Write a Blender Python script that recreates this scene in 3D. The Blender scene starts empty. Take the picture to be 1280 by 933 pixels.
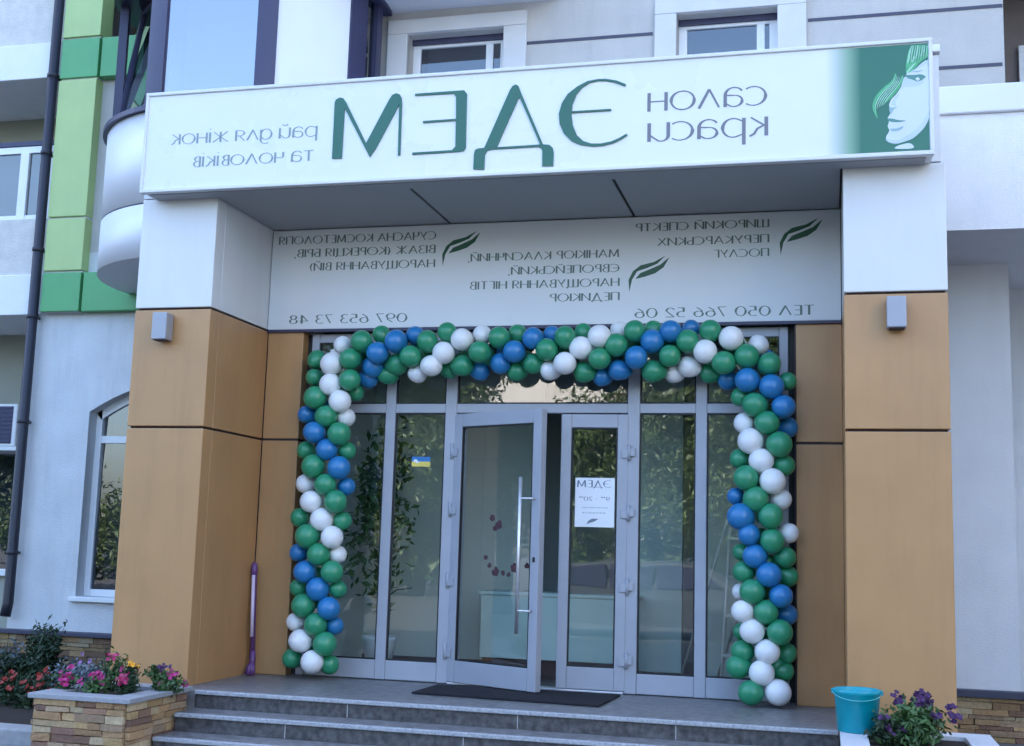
import bpy, bmesh, math, random
import numpy as np
from mathutils import Vector, Matrix

random.seed(7)
R_ = math.radians
sc = bpy.context.scene
col = sc.collection

# ------------------------------------------------------------------ camera
CAM = Vector((4.1906, -8.7706, 1.136))
FPX = 1526.57
YAW, PITCH, ROLL = .2536, .1413, .0292
_cy, _sy, _cp, _sp = math.cos(YAW), math.sin(YAW), math.cos(PITCH), math.sin(PITCH)
FW = Vector((-_sy * _cp, _cy * _cp, _sp))
_rt = Vector((_cy, _sy, 0.0))
_up = _rt.cross(FW)
RT = _rt * math.cos(ROLL) + _up * math.sin(ROLL)
UP = -_rt * math.sin(ROLL) + _up * math.cos(ROLL)
cd = bpy.data.cameras.new('camera')
cam = bpy.data.objects.new('camera', cd)
col.objects.link(cam)
m = Matrix((RT, UP, -FW)).transposed().to_4x4()
m.translation = CAM
cam.matrix_world = m
cd.sensor_fit = 'HORIZONTAL'
cd.sensor_width = 36
cd.lens = FPX * 36 / 1280
cd.clip_start = 0.05
cd.clip_end = 500
sc.camera = cam

# ------------------------------------------------------------------ light
SUN_EL, SUN_ROT = R_(42), R_(-40)
w = bpy.data.worlds.new('World')
sc.world = w
w.use_nodes = True
nt = w.node_tree
nt.nodes.clear()
sky = nt.nodes.new('ShaderNodeTexSky')
sky.sky_type = 'NISHITA'
sky.sun_disc = False
sky.sun_elevation = SUN_EL
sky.sun_rotation = SUN_ROT
sky.air_density = 1.0
sky.dust_density = 3.0
sky.ozone_density = 4.5
bg = nt.nodes.new('ShaderNodeBackground')
bg.inputs['Strength'].default_value = 0.15
wo = nt.nodes.new('ShaderNodeOutputWorld')
nt.links.new(sky.outputs[0], bg.inputs[0])
nt.links.new(bg.outputs[0], wo.inputs[0])
sd = bpy.data.lights.new('sun', 'SUN')
sd.energy = 3.6
sd.angle = R_(0.5)
sd.color = (1.0, .94, .85)
sun = bpy.data.objects.new('sun', sd)
col.objects.link(sun)
S = Vector((math.sin(SUN_ROT) * math.cos(SUN_EL), math.cos(SUN_ROT) * math.cos(SUN_EL), math.sin(SUN_EL)))
sun.rotation_euler = S.to_track_quat('Z', 'Y').to_euler()
sun.location = (0, 30, 30)

sc.view_settings.view_transform = 'Standard'
sc.view_settings.look = 'None'
sc.view_settings.gamma = 1
sc.view_settings.use_curve_mapping = False
sc.view_settings.exposure = 2.85
sc.cycles.max_bounces = 8
sc.cycles.transparent_max_bounces = 12
sc.cycles.caustics_reflective = False
sc.cycles.caustics_refractive = False
sc.cycles.use_denoising = True
sc.cycles.sample_clamp_indirect = 6


# ------------------------------------------------------------------ helpers
def at(px, py, X=None, Y=None, Z=None):
    d = FW + RT * ((px - 640) / FPX) - UP * ((py - 466.5) / FPX)
    if Y is not None:
        t = (Y - CAM.y) / d.y
    elif Z is not None:
        t = (Z - CAM.z) / d.z
    else:
        t = (X - CAM.x) / d.x
    return CAM + d * t


def lin(c):
    return tuple(((v / 255) / 12.92 if v / 255 <= .04045 else ((v / 255 + .055) / 1.055) ** 2.4) for v in c)


def mat(name, rgb, rough=.6, var=.06, vscale=6., bump=0., bscale=60., metal=0., spec=.5, attr=None, dirt=0., detail=6):
    """procedural Principled material: noise drives colour, roughness and bump"""
    mt = bpy.data.materials.new(name)
    mt.use_nodes = True
    n = mt.node_tree
    p = n.nodes['Principled BSDF']
    tc = n.nodes.new('ShaderNodeTexCoord')
    nz = n.nodes.new('ShaderNodeTexNoise')
    nz.inputs['Scale'].default_value = vscale
    nz.inputs['Detail'].default_value = detail
    n.links.new(tc.outputs['Object'], nz.inputs['Vector'])
    mr = n.nodes.new('ShaderNodeMapRange')
    mr.inputs['From Min'].default_value = .3
    mr.inputs['From Max'].default_value = .7
    mr.inputs['To Min'].default_value = 1 - var
    mr.inputs['To Max'].default_value = 1 + var
    n.links.new(nz.outputs['Fac'], mr.inputs['Value'])
    vm = n.nodes.new('ShaderNodeVectorMath')
    vm.operation = 'SCALE'
    if attr:
        at_ = n.nodes.new('ShaderNodeAttribute')
        at_.attribute_name = attr
        n.links.new(at_.outputs['Color'], vm.inputs[0])
    else:
        vm.inputs[0].default_value = rgb
    n.links.new(mr.outputs['Result'], vm.inputs['Scale'])
    last = vm.outputs[0]
    if dirt:
        # streaky wear with a shape of its own
        mp = n.nodes.new('ShaderNodeMapping')
        mp.inputs['Scale'].default_value = (7, 7, .8)
        n.links.new(tc.outputs['Object'], mp.inputs['Vector'])
        n2 = n.nodes.new('ShaderNodeTexNoise')
        n2.inputs['Scale'].default_value = 1.0
        n2.inputs['Detail'].default_value = 8
        n2.inputs['Roughness'].default_value = .65
        n.links.new(mp.outputs[0], n2.inputs['Vector'])
        m2 = n.nodes.new('ShaderNodeMapRange')
        m2.inputs['From Min'].default_value = .5
        m2.inputs['From Max'].default_value = .75
        m2.inputs['To Min'].default_value = 1
        m2.inputs['To Max'].default_value = 1 - dirt
        n.links.new(n2.outputs['Fac'], m2.inputs['Value'])
        v2 = n.nodes.new('ShaderNodeVectorMath')
        v2.operation = 'SCALE'
        n.links.new(last, v2.inputs[0])
        n.links.new(m2.outputs['Result'], v2.inputs['Scale'])
        last = v2.outputs[0]
    n.links.new(last, p.inputs['Base Color'])
    p.inputs['Metallic'].default_value = metal
    p.inputs['Specular IOR Level'].default_value = spec
    rr = n.nodes.new('ShaderNodeMapRange')
    rr.inputs['To Min'].default_value = max(.02, rough - .08)
    rr.inputs['To Max'].default_value = min(1, rough + .08)
    n.links.new(nz.outputs['Fac'], rr.inputs['Value'])
    n.links.new(rr.outputs['Result'], p.inputs['Roughness'])
    if bump:
        nb = n.nodes.new('ShaderNodeTexNoise')
        nb.inputs['Scale'].default_value = bscale
        nb.inputs['Detail'].default_value = 5
        n.links.new(tc.outputs['Object'], nb.inputs['Vector'])
        b = n.nodes.new('ShaderNodeBump')
        b.inputs['Strength'].default_value = bump
        b.inputs['Distance'].default_value = .02
        n.links.new(nb.outputs['Fac'], b.inputs['Height'])
        n.links.new(b.outputs['Normal'], p.inputs['Normal'])
    return mt


def glass_mat(name, tint=(.8, .88, .86), refl=1.0, ior=1.65):
    mt = bpy.data.materials.new(name)
    mt.use_nodes = True
    n = mt.node_tree
    n.nodes.clear()
    out = n.nodes.new('ShaderNodeOutputMaterial')
    tr = n.nodes.new('ShaderNodeBsdfTransparent')
    tr.inputs['Color'].default_value = (*tint, 1)
    gl = n.nodes.new('ShaderNodeBsdfGlossy')
    gl.inputs['Roughness'].default_value = 0.0
    gl.inputs['Color'].default_value = (refl, refl, refl, 1)
    fr = n.nodes.new('ShaderNodeFresnel')
    fr.inputs['IOR'].default_value = ior
    tc = n.nodes.new('ShaderNodeTexCoord')
    nb = n.nodes.new('ShaderNodeTexNoise')
    nb.inputs['Scale'].default_value = 2.5
    n.links.new(tc.outputs['Object'], nb.inputs['Vector'])
    b = n.nodes.new('ShaderNodeBump')
    b.inputs['Strength'].default_value = .012
    b.inputs['Distance'].default_value = .05
    n.links.new(nb.outputs['Fac'], b.inputs['Height'])
    n.links.new(b.outputs['Normal'], gl.inputs['Normal'])
    mx = n.nodes.new('ShaderNodeMixShader')
    # thin pane: only the face turned to the light path's outside mirrors, the far face lets through
    ge = n.nodes.new('ShaderNodeNewGeometry')
    iv = n.nodes.new('ShaderNodeMath')
    iv.operation = 'SUBTRACT'
    iv.inputs[0].default_value = 1
    n.links.new(ge.outputs['Backfacing'], iv.inputs[1])
    ml = n.nodes.new('ShaderNodeMath')
    ml.operation = 'MULTIPLY'
    n.links.new(fr.outputs[0], ml.inputs[0])
    n.links.new(iv.outputs[0], ml.inputs[1])
    n.links.new(ml.outputs[0], mx.inputs[0])
    n.links.new(tr.outputs[0], mx.inputs[1])
    n.links.new(gl.outputs[0], mx.inputs[2])
    n.links.new(mx.outputs[0], out.inputs['Surface'])
    return mt


def obj(name, bm, mt, parent=None, smooth=False, world=True):
    """link a bmesh as ONE mesh object.  world=True: its vertices are world coordinates, even below a parent"""
    me = bpy.data.meshes.new(name)
    bm.to_mesh(me)
    bm.free()
    for q in (mt if isinstance(mt, (list, tuple)) else [mt]):
        me.materials.append(q)
    if smooth:
        me.polygons.foreach_set('use_smooth', [True] * len(me.polygons))
    o = bpy.data.objects.new(name, me)
    col.objects.link(o)
    if parent is not None:
        o.parent = parent
        if world:
            top = parent
            while top.parent is not None:
                top = top.parent
            if parent.parent is None:
                o.matrix_parent_inverse = top.matrix_basis.inverted()
    return o


def thing(name, label, cat, loc=(0, 0, 0), group=None, rz=0):
    o = bpy.data.objects.new(name, None)
    o.empty_display_size = .2
    col.objects.link(o)
    o.location = loc
    o.rotation_euler = (0, 0, rz)
    return tag(o, label, cat, group)


def tag(o, label, cat, group=None):
    o['label'] = label
    o['category'] = cat
    if group:
        o['group'] = group
    return o


def setting(o, kind='structure'):
    o['kind'] = kind
    return o


def box(bm, x0, x1, y0, y1, z0, z1, bev=0., mi=0):
    g = bmesh.ops.create_cube(bm, size=1)
    vs = g['verts']
    for v in vs:
        v.co = Vector((x0 + (v.co.x + .5) * (x1 - x0), y0 + (v.co.y + .5) * (y1 - y0), z0 + (v.co.z + .5) * (z1 - z0)))
    fs = set(f for v in vs for f in v.link_faces)
    for f in fs:
        f.material_index = mi
    if bev:
        es = list(set(e for v in vs for e in v.link_edges))
        bmesh.ops.bevel(bm, geom=es, offset=bev, segments=2, affect='EDGES', profile=.5)
    return bm


def B(*a, **k):
    return box(bmesh.new(), *a, **k)


def prism(bm, pts, y0, y1, mi=0):
    """outline in XZ pushed from y0 (front) to y1"""
    f_ = [bm.verts.new((x, y0, z)) for x, z in pts]
    b_ = [bm.verts.new((x, y1, z)) for x, z in pts]
    n = len(pts)
    fs = [bm.faces.new(f_), bm.faces.new(b_[::-1])]
    for i in range(n):
        j = (i + 1) % n
        fs.append(bm.faces.new((f_[i], b_[i], b_[j], f_[j])))
    for f in fs:
        f.material_index = mi
    bmesh.ops.recalc_face_normals(bm, faces=fs)
    return bm


def tube(bm, pts, r, n=10, mi=0, cap=True):
    """round bar through points; r number or list"""
    pts = [Vector(p) for p in pts]
    rs = r if isinstance(r, (list, tuple)) else [r] * len(pts)
    rings = []
    ref = None
    for i, p in enumerate(pts):
        a = pts[max(i - 1, 0)]
        b = pts[min(i + 1, len(pts) - 1)]
        d = (b - a).normalized()
        if ref is None:
            ref = d.orthogonal().normalized()
        u = (ref - d * ref.dot(d)).normalized()
        ref = u
        v = d.cross(u)
        rings.append([bm.verts.new(p + (u * math.cos(2 * math.pi * k / n) + v * math.sin(2 * math.pi * k / n)) * rs[i]) for k in range(n)])
    for i in range(len(rings) - 1):
        for k in range(n):
            f = bm.faces.new((rings[i][k], rings[i][(k + 1) % n], rings[i + 1][(k + 1) % n], rings[i + 1][k]))
            f.material_index = mi
            f.smooth = True
    if cap:
        bm.faces.new(rings[0][::-1]).material_index = mi
        bm.faces.new(rings[-1]).material_index = mi
    return bm


def lathe(bm, prof, c, n=32, mi=0):
    rings = []
    for r, z in prof:
        rings.append([bm.verts.new((c[0] + r * math.cos(2 * math.pi * k / n), c[1] + r * math.sin(2 * math.pi * k / n), c[2] + z)) for k in range(n)])
    for i in range(len(rings) - 1):
        for k in range(n):
            f = bm.faces.new((rings[i][k], rings[i][(k + 1) % n], rings[i + 1][(k + 1) % n], rings[i + 1][k]))
            f.smooth = True
            f.material_index = mi
    return rings


def copy_tree(o, parent=None):
    c = o.copy()
    col.objects.link(c)
    if parent is not None:
        c.parent = parent
    for ch in list(o.children):
        copy_tree(ch, c)
    return c


# ------------------------------------------------------------------ materials
M = {}
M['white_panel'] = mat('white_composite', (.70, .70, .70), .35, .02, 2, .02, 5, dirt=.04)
M['white_sign'] = mat('white_sign_acrylic', (.76, .77, .77), .28, .015, 2)
M['board'] = mat('white_vinyl_board', (.72, .74, .76), .45, .025, 2)
M['tan'] = mat('tan_composite', (.48, .262, .112), .36, .06, 2.2, .06, 3, dirt=.12)
M['joint'] = mat('dark_joint', (.03, .022, .028), .7)
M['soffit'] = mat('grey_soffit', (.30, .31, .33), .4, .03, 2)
M['soffit_seam'] = mat('soffit_seam', (.02, .02, .02), .8)
M['plaster'] = mat('pale_plaster', (.66, .67, .68), .9, .06, 3, .45, 90, dirt=.12)
M['plaster_warm'] = mat('warm_plaster', (.50, .48, .45), .9, .05, 3, .35, 110, dirt=.10)
M['brick_white'] = mat('whitewashed_brick', (.62, .59, .55), .9, .08, 8, .4, 40)
M['wall_trim'] = mat('plaster_band', (.62, .61, .60), .85, .04, 3, .2, 110)
M['white_plaster'] = mat('white_plaster', (.80, .80, .81), .85, .03, 3, .25, 110, dirt=.05)
M['drum'] = mat('white_curved_cladding', (.72, .72, .75), .4, .02, 1.5)
M['navy'] = mat('navy_metal', (.035, .035, .085), .45, .08, 4)
M['dark_flash'] = mat('dark_flashing', (.05, .05, .085), .5, .1, 6)
M['green_light'] = mat('light_green_panel', (.43, .56, .22), .4, .05, 3, .02, 100, dirt=.05)
M['green_dark'] = mat('dark_green_panel', (.10, .37, .14), .4, .05, 3, .02, 100, dirt=.05)
M['alu'] = mat('grey_aluminium_frame', (.36, .38, .43), .42, .04, 5)
M['steel'] = mat('brushed_steel', (.72, .72, .74), .42, .05, 30, metal=.85)
M['black'] = mat('black_gasket', (.012, .012, .014), .6)
M['glass'] = glass_mat('shop_glass', (.92, .96, .955), 1.0, 1.95)
M['bay_glass'] = glass_mat('bay_glass', (.5, .5, .6), .95, 3.6)
M['win_glass'] = glass_mat('window_glass', (.45, .5, .55), 1.0, 2.1)
M['upvc'] = mat('white_window_profile', (.78, .79, .8), .35, .02, 4)
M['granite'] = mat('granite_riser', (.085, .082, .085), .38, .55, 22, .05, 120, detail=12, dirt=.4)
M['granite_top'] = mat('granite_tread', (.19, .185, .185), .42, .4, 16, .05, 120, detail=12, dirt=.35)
M['granite_edge'] = mat('rough_granite_edge', (.36, .37, .39), .6, .3, 70, .1, 120, detail=8)
M['grout'] = mat('pale_grout', (.5, .5, .5), .9)
M['paving'] = mat('grey_paving', (.2, .2, .205), .85, .15, 5, .3, 90)
M['asphalt'] = mat('asphalt', (.055, .055, .058), .9, .25, 60, .4, 200)
M['kerb'] = mat('concrete_kerb', (.32, .32, .32), .85, .1, 20, .3, 120)
M['soil'] = mat('dark_soil', (.022, .015, .011), .95, .4, 30, 1., 60)
M['stone'] = mat('ledge_stone', (1, 1, 1), .85, .16, 38, .5, 70, attr='stone_colour')
M['mortar'] = mat('stone_mortar', (.14, .10, .075), .95, .2, 30)
M['cap'] = mat('planter_cap_slab', (.30, .31, .33), .6, .12, 60, .1, 150)
M['cap_light'] = mat('pale_planter_cap_slab', (.55, .56, .58), .6, .08, 60, .1, 150)
M['letters'] = mat('teal_letter_vinyl', (.018, .125, .085), .4, .03, 3)
M['letters_grey'] = mat('grey_letter_vinyl', (.17, .17, .2), .4, .03, 3)
M['letters_small'] = mat('grey_green_letter_vinyl', (.23, .29, .30), .4, .03, 3)
M['letters_board'] = mat('dark_letter_vinyl', (.10, .16, .14), .45, .03, 3)
M['leaf_logo'] = mat('green_leaf_vinyl', (.014, .085, .045), .45, .03, 3)
M['print_green'] = mat('print_green', (.022, .15, .085), .3, .05, 3)
M['print_face'] = mat('print_pale', (.62, .68, .74), .3, .04, 3)
M['print_hair'] = mat('print_hair', (.09, .42, .18), .3, .12, 30)
M['print_hair_light'] = mat('print_hair_light', (.36, .66, .47), .3, .1, 40)
M['print_dark'] = mat('print_dark', (.09, .25, .21), .3)
M['print_soft'] = mat('print_soft', (.52, .61, .67), .3)
M['print_mid'] = mat('print_mid', (.30, .44, .46), .3)
M['balloon_green'] = mat('green_latex', (.028, .275, .135), .36, .04, 4)
M['balloon_blue'] = mat('blue_latex', (.02, .19, .44), .36, .04, 4)
M['balloon_white'] = mat('white_latex', (.78, .79, .80), .38, .02, 4)
M['lamp'] = mat('silver_lamp', (.34, .35, .39), .4, .03, 5, metal=.2)
M['mat'] = mat('dark_rubber_mat', (.009, .009, .014), .9, .3, 120, .5, 200)
M['purple'] = mat('purple_plastic', (.14, .055, .18), .35, .1, 10)
M['pale_stripe'] = mat('pale_lilac_strip', (.75, .62, .78), .4, .03, 10)
M['bucket'] = mat('turquoise_plastic', (.0, .30, .37), .35, .04, 6)
M['bucket_in'] = mat('turquoise_plastic_handle', (.10, .50, .52), .35, .04, 6)
M['paper'] = mat('white_paper', (.8, .82, .86), .7, .02, 6)
M['ink'] = mat('grey_ink', (.16, .2, .26), .6)
M['ink_pale'] = mat('pale_ink', (.45, .5, .55), .6)
M['flag_blue'] = mat('sticker_blue', (.02, .17, .45), .4)
M['flag_yellow'] = mat('sticker_yellow', (.75, .6, .12), .4)
M['decal'] = mat('maroon_decal', (.07, .028, .04), .5, .2, 30)
M['pipe'] = mat('dark_pipe', (.02, .02, .032), .5, .12, 8)
M['ac'] = mat('white_ac_casing', (.7, .7, .7), .4, .03, 5)
M['blind'] = mat('grey_green_blind', (.22, .26, .25), .8, .05, 4)
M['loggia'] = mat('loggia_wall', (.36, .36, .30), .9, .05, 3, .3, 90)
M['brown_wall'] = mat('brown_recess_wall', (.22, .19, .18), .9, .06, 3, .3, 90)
M['room_wall'] = mat('room_pale_green_wall', (.58, .64, .60), .85, .04, 2)
M['room_grey'] = mat('room_grey_wall', (.66, .70, .70), .85, .04, 2)
M['room_floor'] = mat('room_brown_floor', (.06, .035, .035), .35, .1, 8)
M['counter'] = mat('counter_pale_teal', (.50, .64, .62), .4, .03, 3)
M['leaf_dark'] = mat('dark_leaf', (.018, .045, .016), .6, .35, 9)
M['leaf_mid'] = mat('mid_leaf', (.05, .11, .03), .55, .35, 9)
M['leaf_tree'] = mat('tree_leaf', (.06, .10, .022), .5, .4, 3)
M['leaf_grey'] = mat('grey_blue_leaf', (.13, .16, .19), .6, .3, 12)
M['bark'] = mat('bark', (.06, .045, .035), .9, .3, 20, .6, 40)
M['magenta'] = mat('magenta_petal', (.42, .02, .16), .5, .25, 25)
M['pinkred'] = mat('pink_red_petal', (.40, .03, .12), .5, .25, 25)
M['violet'] = mat('violet_petal', (.045, .004, .065), .5, .25, 25)
M['orange'] = mat('marigold_petal', (.80, .36, .02), .5, .15, 25)
M['red'] = mat('red_petal', (.26, .018, .01), .5, .25, 25)
M['lilac'] = mat('lilac_petal', (.28, .14, .34), .5, .25, 25)
M['flat_wall'] = mat('opposite_wall', (.72, .68, .62), .9, .05, 1, .2, 40)
M['wood_white'] = mat('white_painted_wood', (.66, .64, .58), .5, .05, 8)

YF = 2.75     # facade
YD = 1.156    # glazing centre plane
XL0, XL1, XI, XRI, XR0, XR1 = -1.2911, -.607, -.2655, 3.9615, 4.3221, 5.0191
YB = 1.0556
ZC, ZJ, ZS = 2.9752, 2.0065, 3.906
GZ = -.40     # pavement in front of the steps

# ------------------------------------------------------------------ ground
bm = bmesh.new()
bmesh.ops.create_grid(bm, x_segments=1, y_segments=1, size=150)
bmesh.ops.translate(bm, verts=bm.verts, vec=(0, 0, GZ - .13))
setting(obj('ground', bm, M['asphalt']))
setting(obj('pavement', B(-9, 12, -3.6, 7.0, GZ - .126, GZ, .02), M['paving']))
# flower bed left of the planter, with its kerb
pk = at(20, 905, Z=GZ + .11)
setting(obj('flower_bed', B(-6.5, -1.32, pk.y + .02, YF - .02, GZ - .05, GZ + .08), M['soil']))
setting(obj('bed_kerb', B(-6.5, -1.27, pk.y - .22, pk.y + .015, GZ - .05, GZ + .11, .015), M['kerb']))


# ------------------------------------------------------------------ ledge stone
STONES = [(.42, .26, .125), (.46, .30, .15), (.33, .20, .10), (.26, .15, .09), (.47, .34, .19), (.38, .26, .16), (.22, .125, .085), (.50, .38, .23), (.42, .28, .13), (.35, .23, .14)]


def ledge_wall(bm, o, u, nrm, wid, hei, rng, tone=1.0, rows=(.032, .062)):
    """courses of split stone on a wall face: real slips of uneven length, height and depth"""
    lay = bm.loops.layers.float_color.get('stone_colour') or bm.loops.layers.float_color.new('stone_colour')
    o, u, nrm = Vector(o), Vector(u), Vector(nrm)
    z = 0.
    while z < hei - .006:
        h = min(rng.uniform(*rows), hei - z)
        if hei - z - h < .012:
            h = hei - z
        x = 0.
        while x < wid - .004:
            l = min(rng.uniform(.09, .33), wid - x)
            if wid - x - l < .04:
                l = wid - x
            c = rng.choice(STONES)
            k = rng.uniform(.8, 1.15) * tone
            c = (c[0] * k, c[1] * k, c[2] * k, 1)
            d = rng.uniform(.012, .034)
            g = .0025
            vs = []
            for dd in (0, d):
                for a, b in ((x + g, z + g), (x + l - g, z + g), (x + l - g, z + h - g), (x + g, z + h - g)):
                    j = Vector((rng.uniform(-1, 1), rng.uniform(-1, 1), rng.uniform(-1, 1))) * (.0035 if dd else 0)
                    vs.append(bm.verts.new(o + u * a + Vector((0, 0, b)) + nrm * dd + j))
            fs = [bm.faces.new((vs[4], vs[5], vs[6], vs[7]))]
            for i in range(4):
                j = (i + 1) % 4
                fs.append(bm.faces.new((vs[i], vs[j], vs[4 + j], vs[4 + i])))
            for f in fs:
                for lp in f.loops:
                    lp[lay] = c
            x += l
        z += h
    return bm


# ------------------------------------------------------------------ the apartment building
bld = thing('apartment_building', 'pale apartment building with green panels, a round bay and balconies above the salon entrance', 'building', (0, YF, GZ))
x_pipe = -3.87
x_left = -4.27                      # corner where the loggias begin
# left ground floor wall with the arched window
ax0, ax1, az0, azs, azt = -3.01, -1.35, .50, 2.36, 2.66
aw0 = at(112, 515, Y=YF)
ax0 = aw0.x
azs = aw0.z
azt = azs + .33
az0 = at(100, 752, Y=YF).z + .05
bm = bmesh.new()
ZP = .125
prism(bm, [(x_left, ZP), (ax0, ZP), (ax0, azs), (ax0, 4.2), (x_left, 4.2)], YF, YF + .35)
prism(bm, [(ax0, ZP), (ax1, ZP), (ax1, az0), (ax0, az0)], YF, YF + .35)
arc = [(ax0 + (ax1 - ax0) * t, azs + (azt - azs) * (1 - (2 * t - 1) ** 2)) for t in np.linspace(0, 1, 17)]
prism(bm, arc + [(ax1, 4.2), (ax0, 4.2)], YF, YF + .35)
prism(bm, [(ax1, ZP), (-.3, ZP), (-.3, 4.2), (ax1, 4.2)], YF, YF + .35)
obj('wall', bm, M['plaster'], bld)
# arched window: frame, panes, sill
aw = obj('arched_window', B(ax0, ax0 + .075, YF + .14, YF + .2, az0, azs + .04, .006), M['upvc'], bld)
bm = bmesh.new()
box(bm, ax1 - .075, ax1, YF + .14, YF + .2, az0, azs + .04, .006)
box(bm, ax0 + .075, ax1 - .075, YF + .142, YF + .198, az0, az0 + .075, .006)
zt = at(124, 550, Y=YF + .17).z
box(bm, ax0 + .075, ax1 - .075, YF + .142, YF + .198, zt - .04, zt + .04, .006)
box(bm, (ax0 + ax1) / 2 - .04, (ax0 + ax1) / 2 + .04, YF + .144, YF + .196, az0 + .07, zt - .03, .006)
inner = [(x + (.06 if x < (ax0 + ax1) / 2 else -.06) * abs(2 * (x - ax0) / (ax1 - ax0) - 1), z - .07) for x, z in arc]
for i in range(len(arc) - 1):
    prism(bm, [inner[i], inner[i + 1], arc[i + 1], arc[i]], YF + .14, YF + .2)
obj('frame', bm, M['upvc'], aw)
bm = bmesh.new()
prism(bm, [(ax0 + .05, az0 + .05), (ax1 - .05, az0 + .05)] + [(x, z - .03) for x, z in arc[::-1]][1:-1], YF + .165, YF + .175)
obj('pane', bm, M['win_glass'], aw)
obj('sill', B(ax0 - .05, ax1 + .05, YF - .06, YF + .16, az0 - .05, az0 - .005, .006), M['upvc'], aw)
obj('room_back', B(ax0 - .2, ax1 + .2, YF + .8, YF + .85, az0 - .3, azt + .3), M['room_grey'], aw)
# stone plinth and flashing, left
bm = bmesh.new()
ledge_wall(bm, (-6.5, YF - .03, GZ), (1, 0, 0), (0, -1, 0), 6.2, ZP - GZ - .045, random.Random(3), .72)
obj('stone_plinth', bm, M['stone'], bld)
obj('plinth_core', B(-6.5, -.3, YF - .03, YF + .3, GZ - .1, ZP - .04), M['mortar'], bld)
obj('plinth_flashing', B(-6.5, -.3, YF - .1, YF + .005, ZP - .045, ZP - .004, .004), M['dark_flash'], bld)


# green cladding: vertical strip and the band at its foot
def gp(name, x0, x1, z0, z1, y, mt):
    return obj(name, B(x0, x1, y, YF + .1, z0, z1, .006), mt, bld)


gxa, gxb, gxc = -4.19 + .46, -3.24, -1.5
sf = (YF + 8.7706) / (1.9 + 8.7706)        # the joint heights were read on the plane y = 1.9
gz = [3.362, 3.787, 4.355, 5.85, 6.30, 7.6]
gz = [1.136 + (z - 1.136) * sf for z in gz]
gxa = 4.1906 + (-3.575 - 4.1906) * sf
gxb = 4.1906 + (-3.13 - 4.1906) * sf
YG = YF - .13
zs0 = [1.136 + (z - 1.136) * (YG + 8.7706) / (YF + 8.7706) for z in gz]
k_ = (YG + 8.7706) / (YF + 8.7706)
gxa, gxb = 4.1906 + (gxa - 4.1906) * k_, 4.1906 + (gxb - 4.1906) * k_
gap = .012
for i, (nm, mt) in enumerate((('dark_green_panel', 'green_dark'), ('light_green_panel', 'green_light'), ('light_green_panel', 'green_light'), ('dark_green_panel', 'green_dark'), ('light_green_panel', 'green_light'))):
    gp(nm, gxa, gxb, zs0[i] + gap, zs0[i + 1] - gap, YG, M[mt])
gp('dark_green_panel', gxb + .02, -1.2, zs0[0] + gap, zs0[1] - gap, YG + .02, M['green_dark'])
gp('dark_green_panel', gxb + .02, gxb + .55, zs0[3] + gap, zs0[4] - gap, YG + .02, M['green_dark'])
obj('cladding_backing', B(gxa + .01, gxb - .01, YG + .03, YF + .05, zs0[0] + .01, 7.6), M['wall_trim'], bld)
x_left = gxa - .02

# upper wall, one piece with two window openings
ux0, ux1 = -5.0, at(1255, 50, Y=YF).x
wA = (at(511, 45, Y=YF).x, at(631, 35, Y=YF).x, 4.9, at(560, 41, Y=YF).z)
wB = (at(846, 35, Y=YF).x, at(972, 30, Y=YF).x, 4.9, at(915, 14, Y=YF).z)
ZTOP = 6.68
bm = bmesh.new()
xs = [x_left, wA[0], wA[1], wB[0], wB[1], ux1]
for i in range(5):
    a, b = xs[i], xs[i + 1]
    if i in (1, 3):
        ww = wA if i == 1 else wB
        box(bm, a, b, YF, YF + .35, 4.2, ww[2])
        box(bm, a, b, YF, YF + .35, ww[3], ZTOP)
    else:
        box(bm, a, b, YF, YF + .35, 4.2, ZTOP)
obj('upper_wall', bm, M['plaster_warm'], bld)
RYW = .9
# wall above the frame of the photograph: it keeps the street front in shade
bm = bmesh.new()
box(bm, -40, 16, YF + .022, YF + 10, 7.6, 17)
box(bm, 13.5, 24, -16, -1.5, GZ, 14)  # added wing out of view, blocks sky light from the right
box(bm, -3.4, 16, YF + .022, YF + 10, ZTOP + .25, 7.59)
box(bm, -40, x_left - 1.6, YF + 1.25, YF + 10, GZ, ZTOP + .25)
box(bm, -.28, -.23, YF + .35, YF + 4, GZ, 4)
box(bm, ux1 + 3.2, 16, YF, YF + 10, GZ, ZTOP + .25)
box(bm, -6, 9, YF + 2.0, YF + 10, 3.4, ZTOP + .25)
obj('storeys_and_sky_blocker', bm, M['plaster_warm'], bld)
# overhanging storey right of the bay
obj('overhang', B(-.9, at(668, 0, Y=YF).x + .25, YF - 1.0, YF + .02, ZTOP, ZTOP + .9, .01), M['drum'], bld)
# shadow-gap joints of the render boards
for (p, q) in (((658, 54), (816, 43)), ((1010, 25), (1253, 8)), ((1008, 97), (1253, 80))):
    a, b = at(*p, Y=YF), at(*q, Y=YF)
    z = (a.z + b.z) / 2
    obj('wall_joint', B(a.x, b.x, YF - .006, YF + .01, z - .016, z + .016), M['dark_flash'], bld)
    obj('wall_joint', B(a.x, b.x, YF - .006, YF + .01, z - .79, z - .76), M['dark_flash'], bld)


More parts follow.
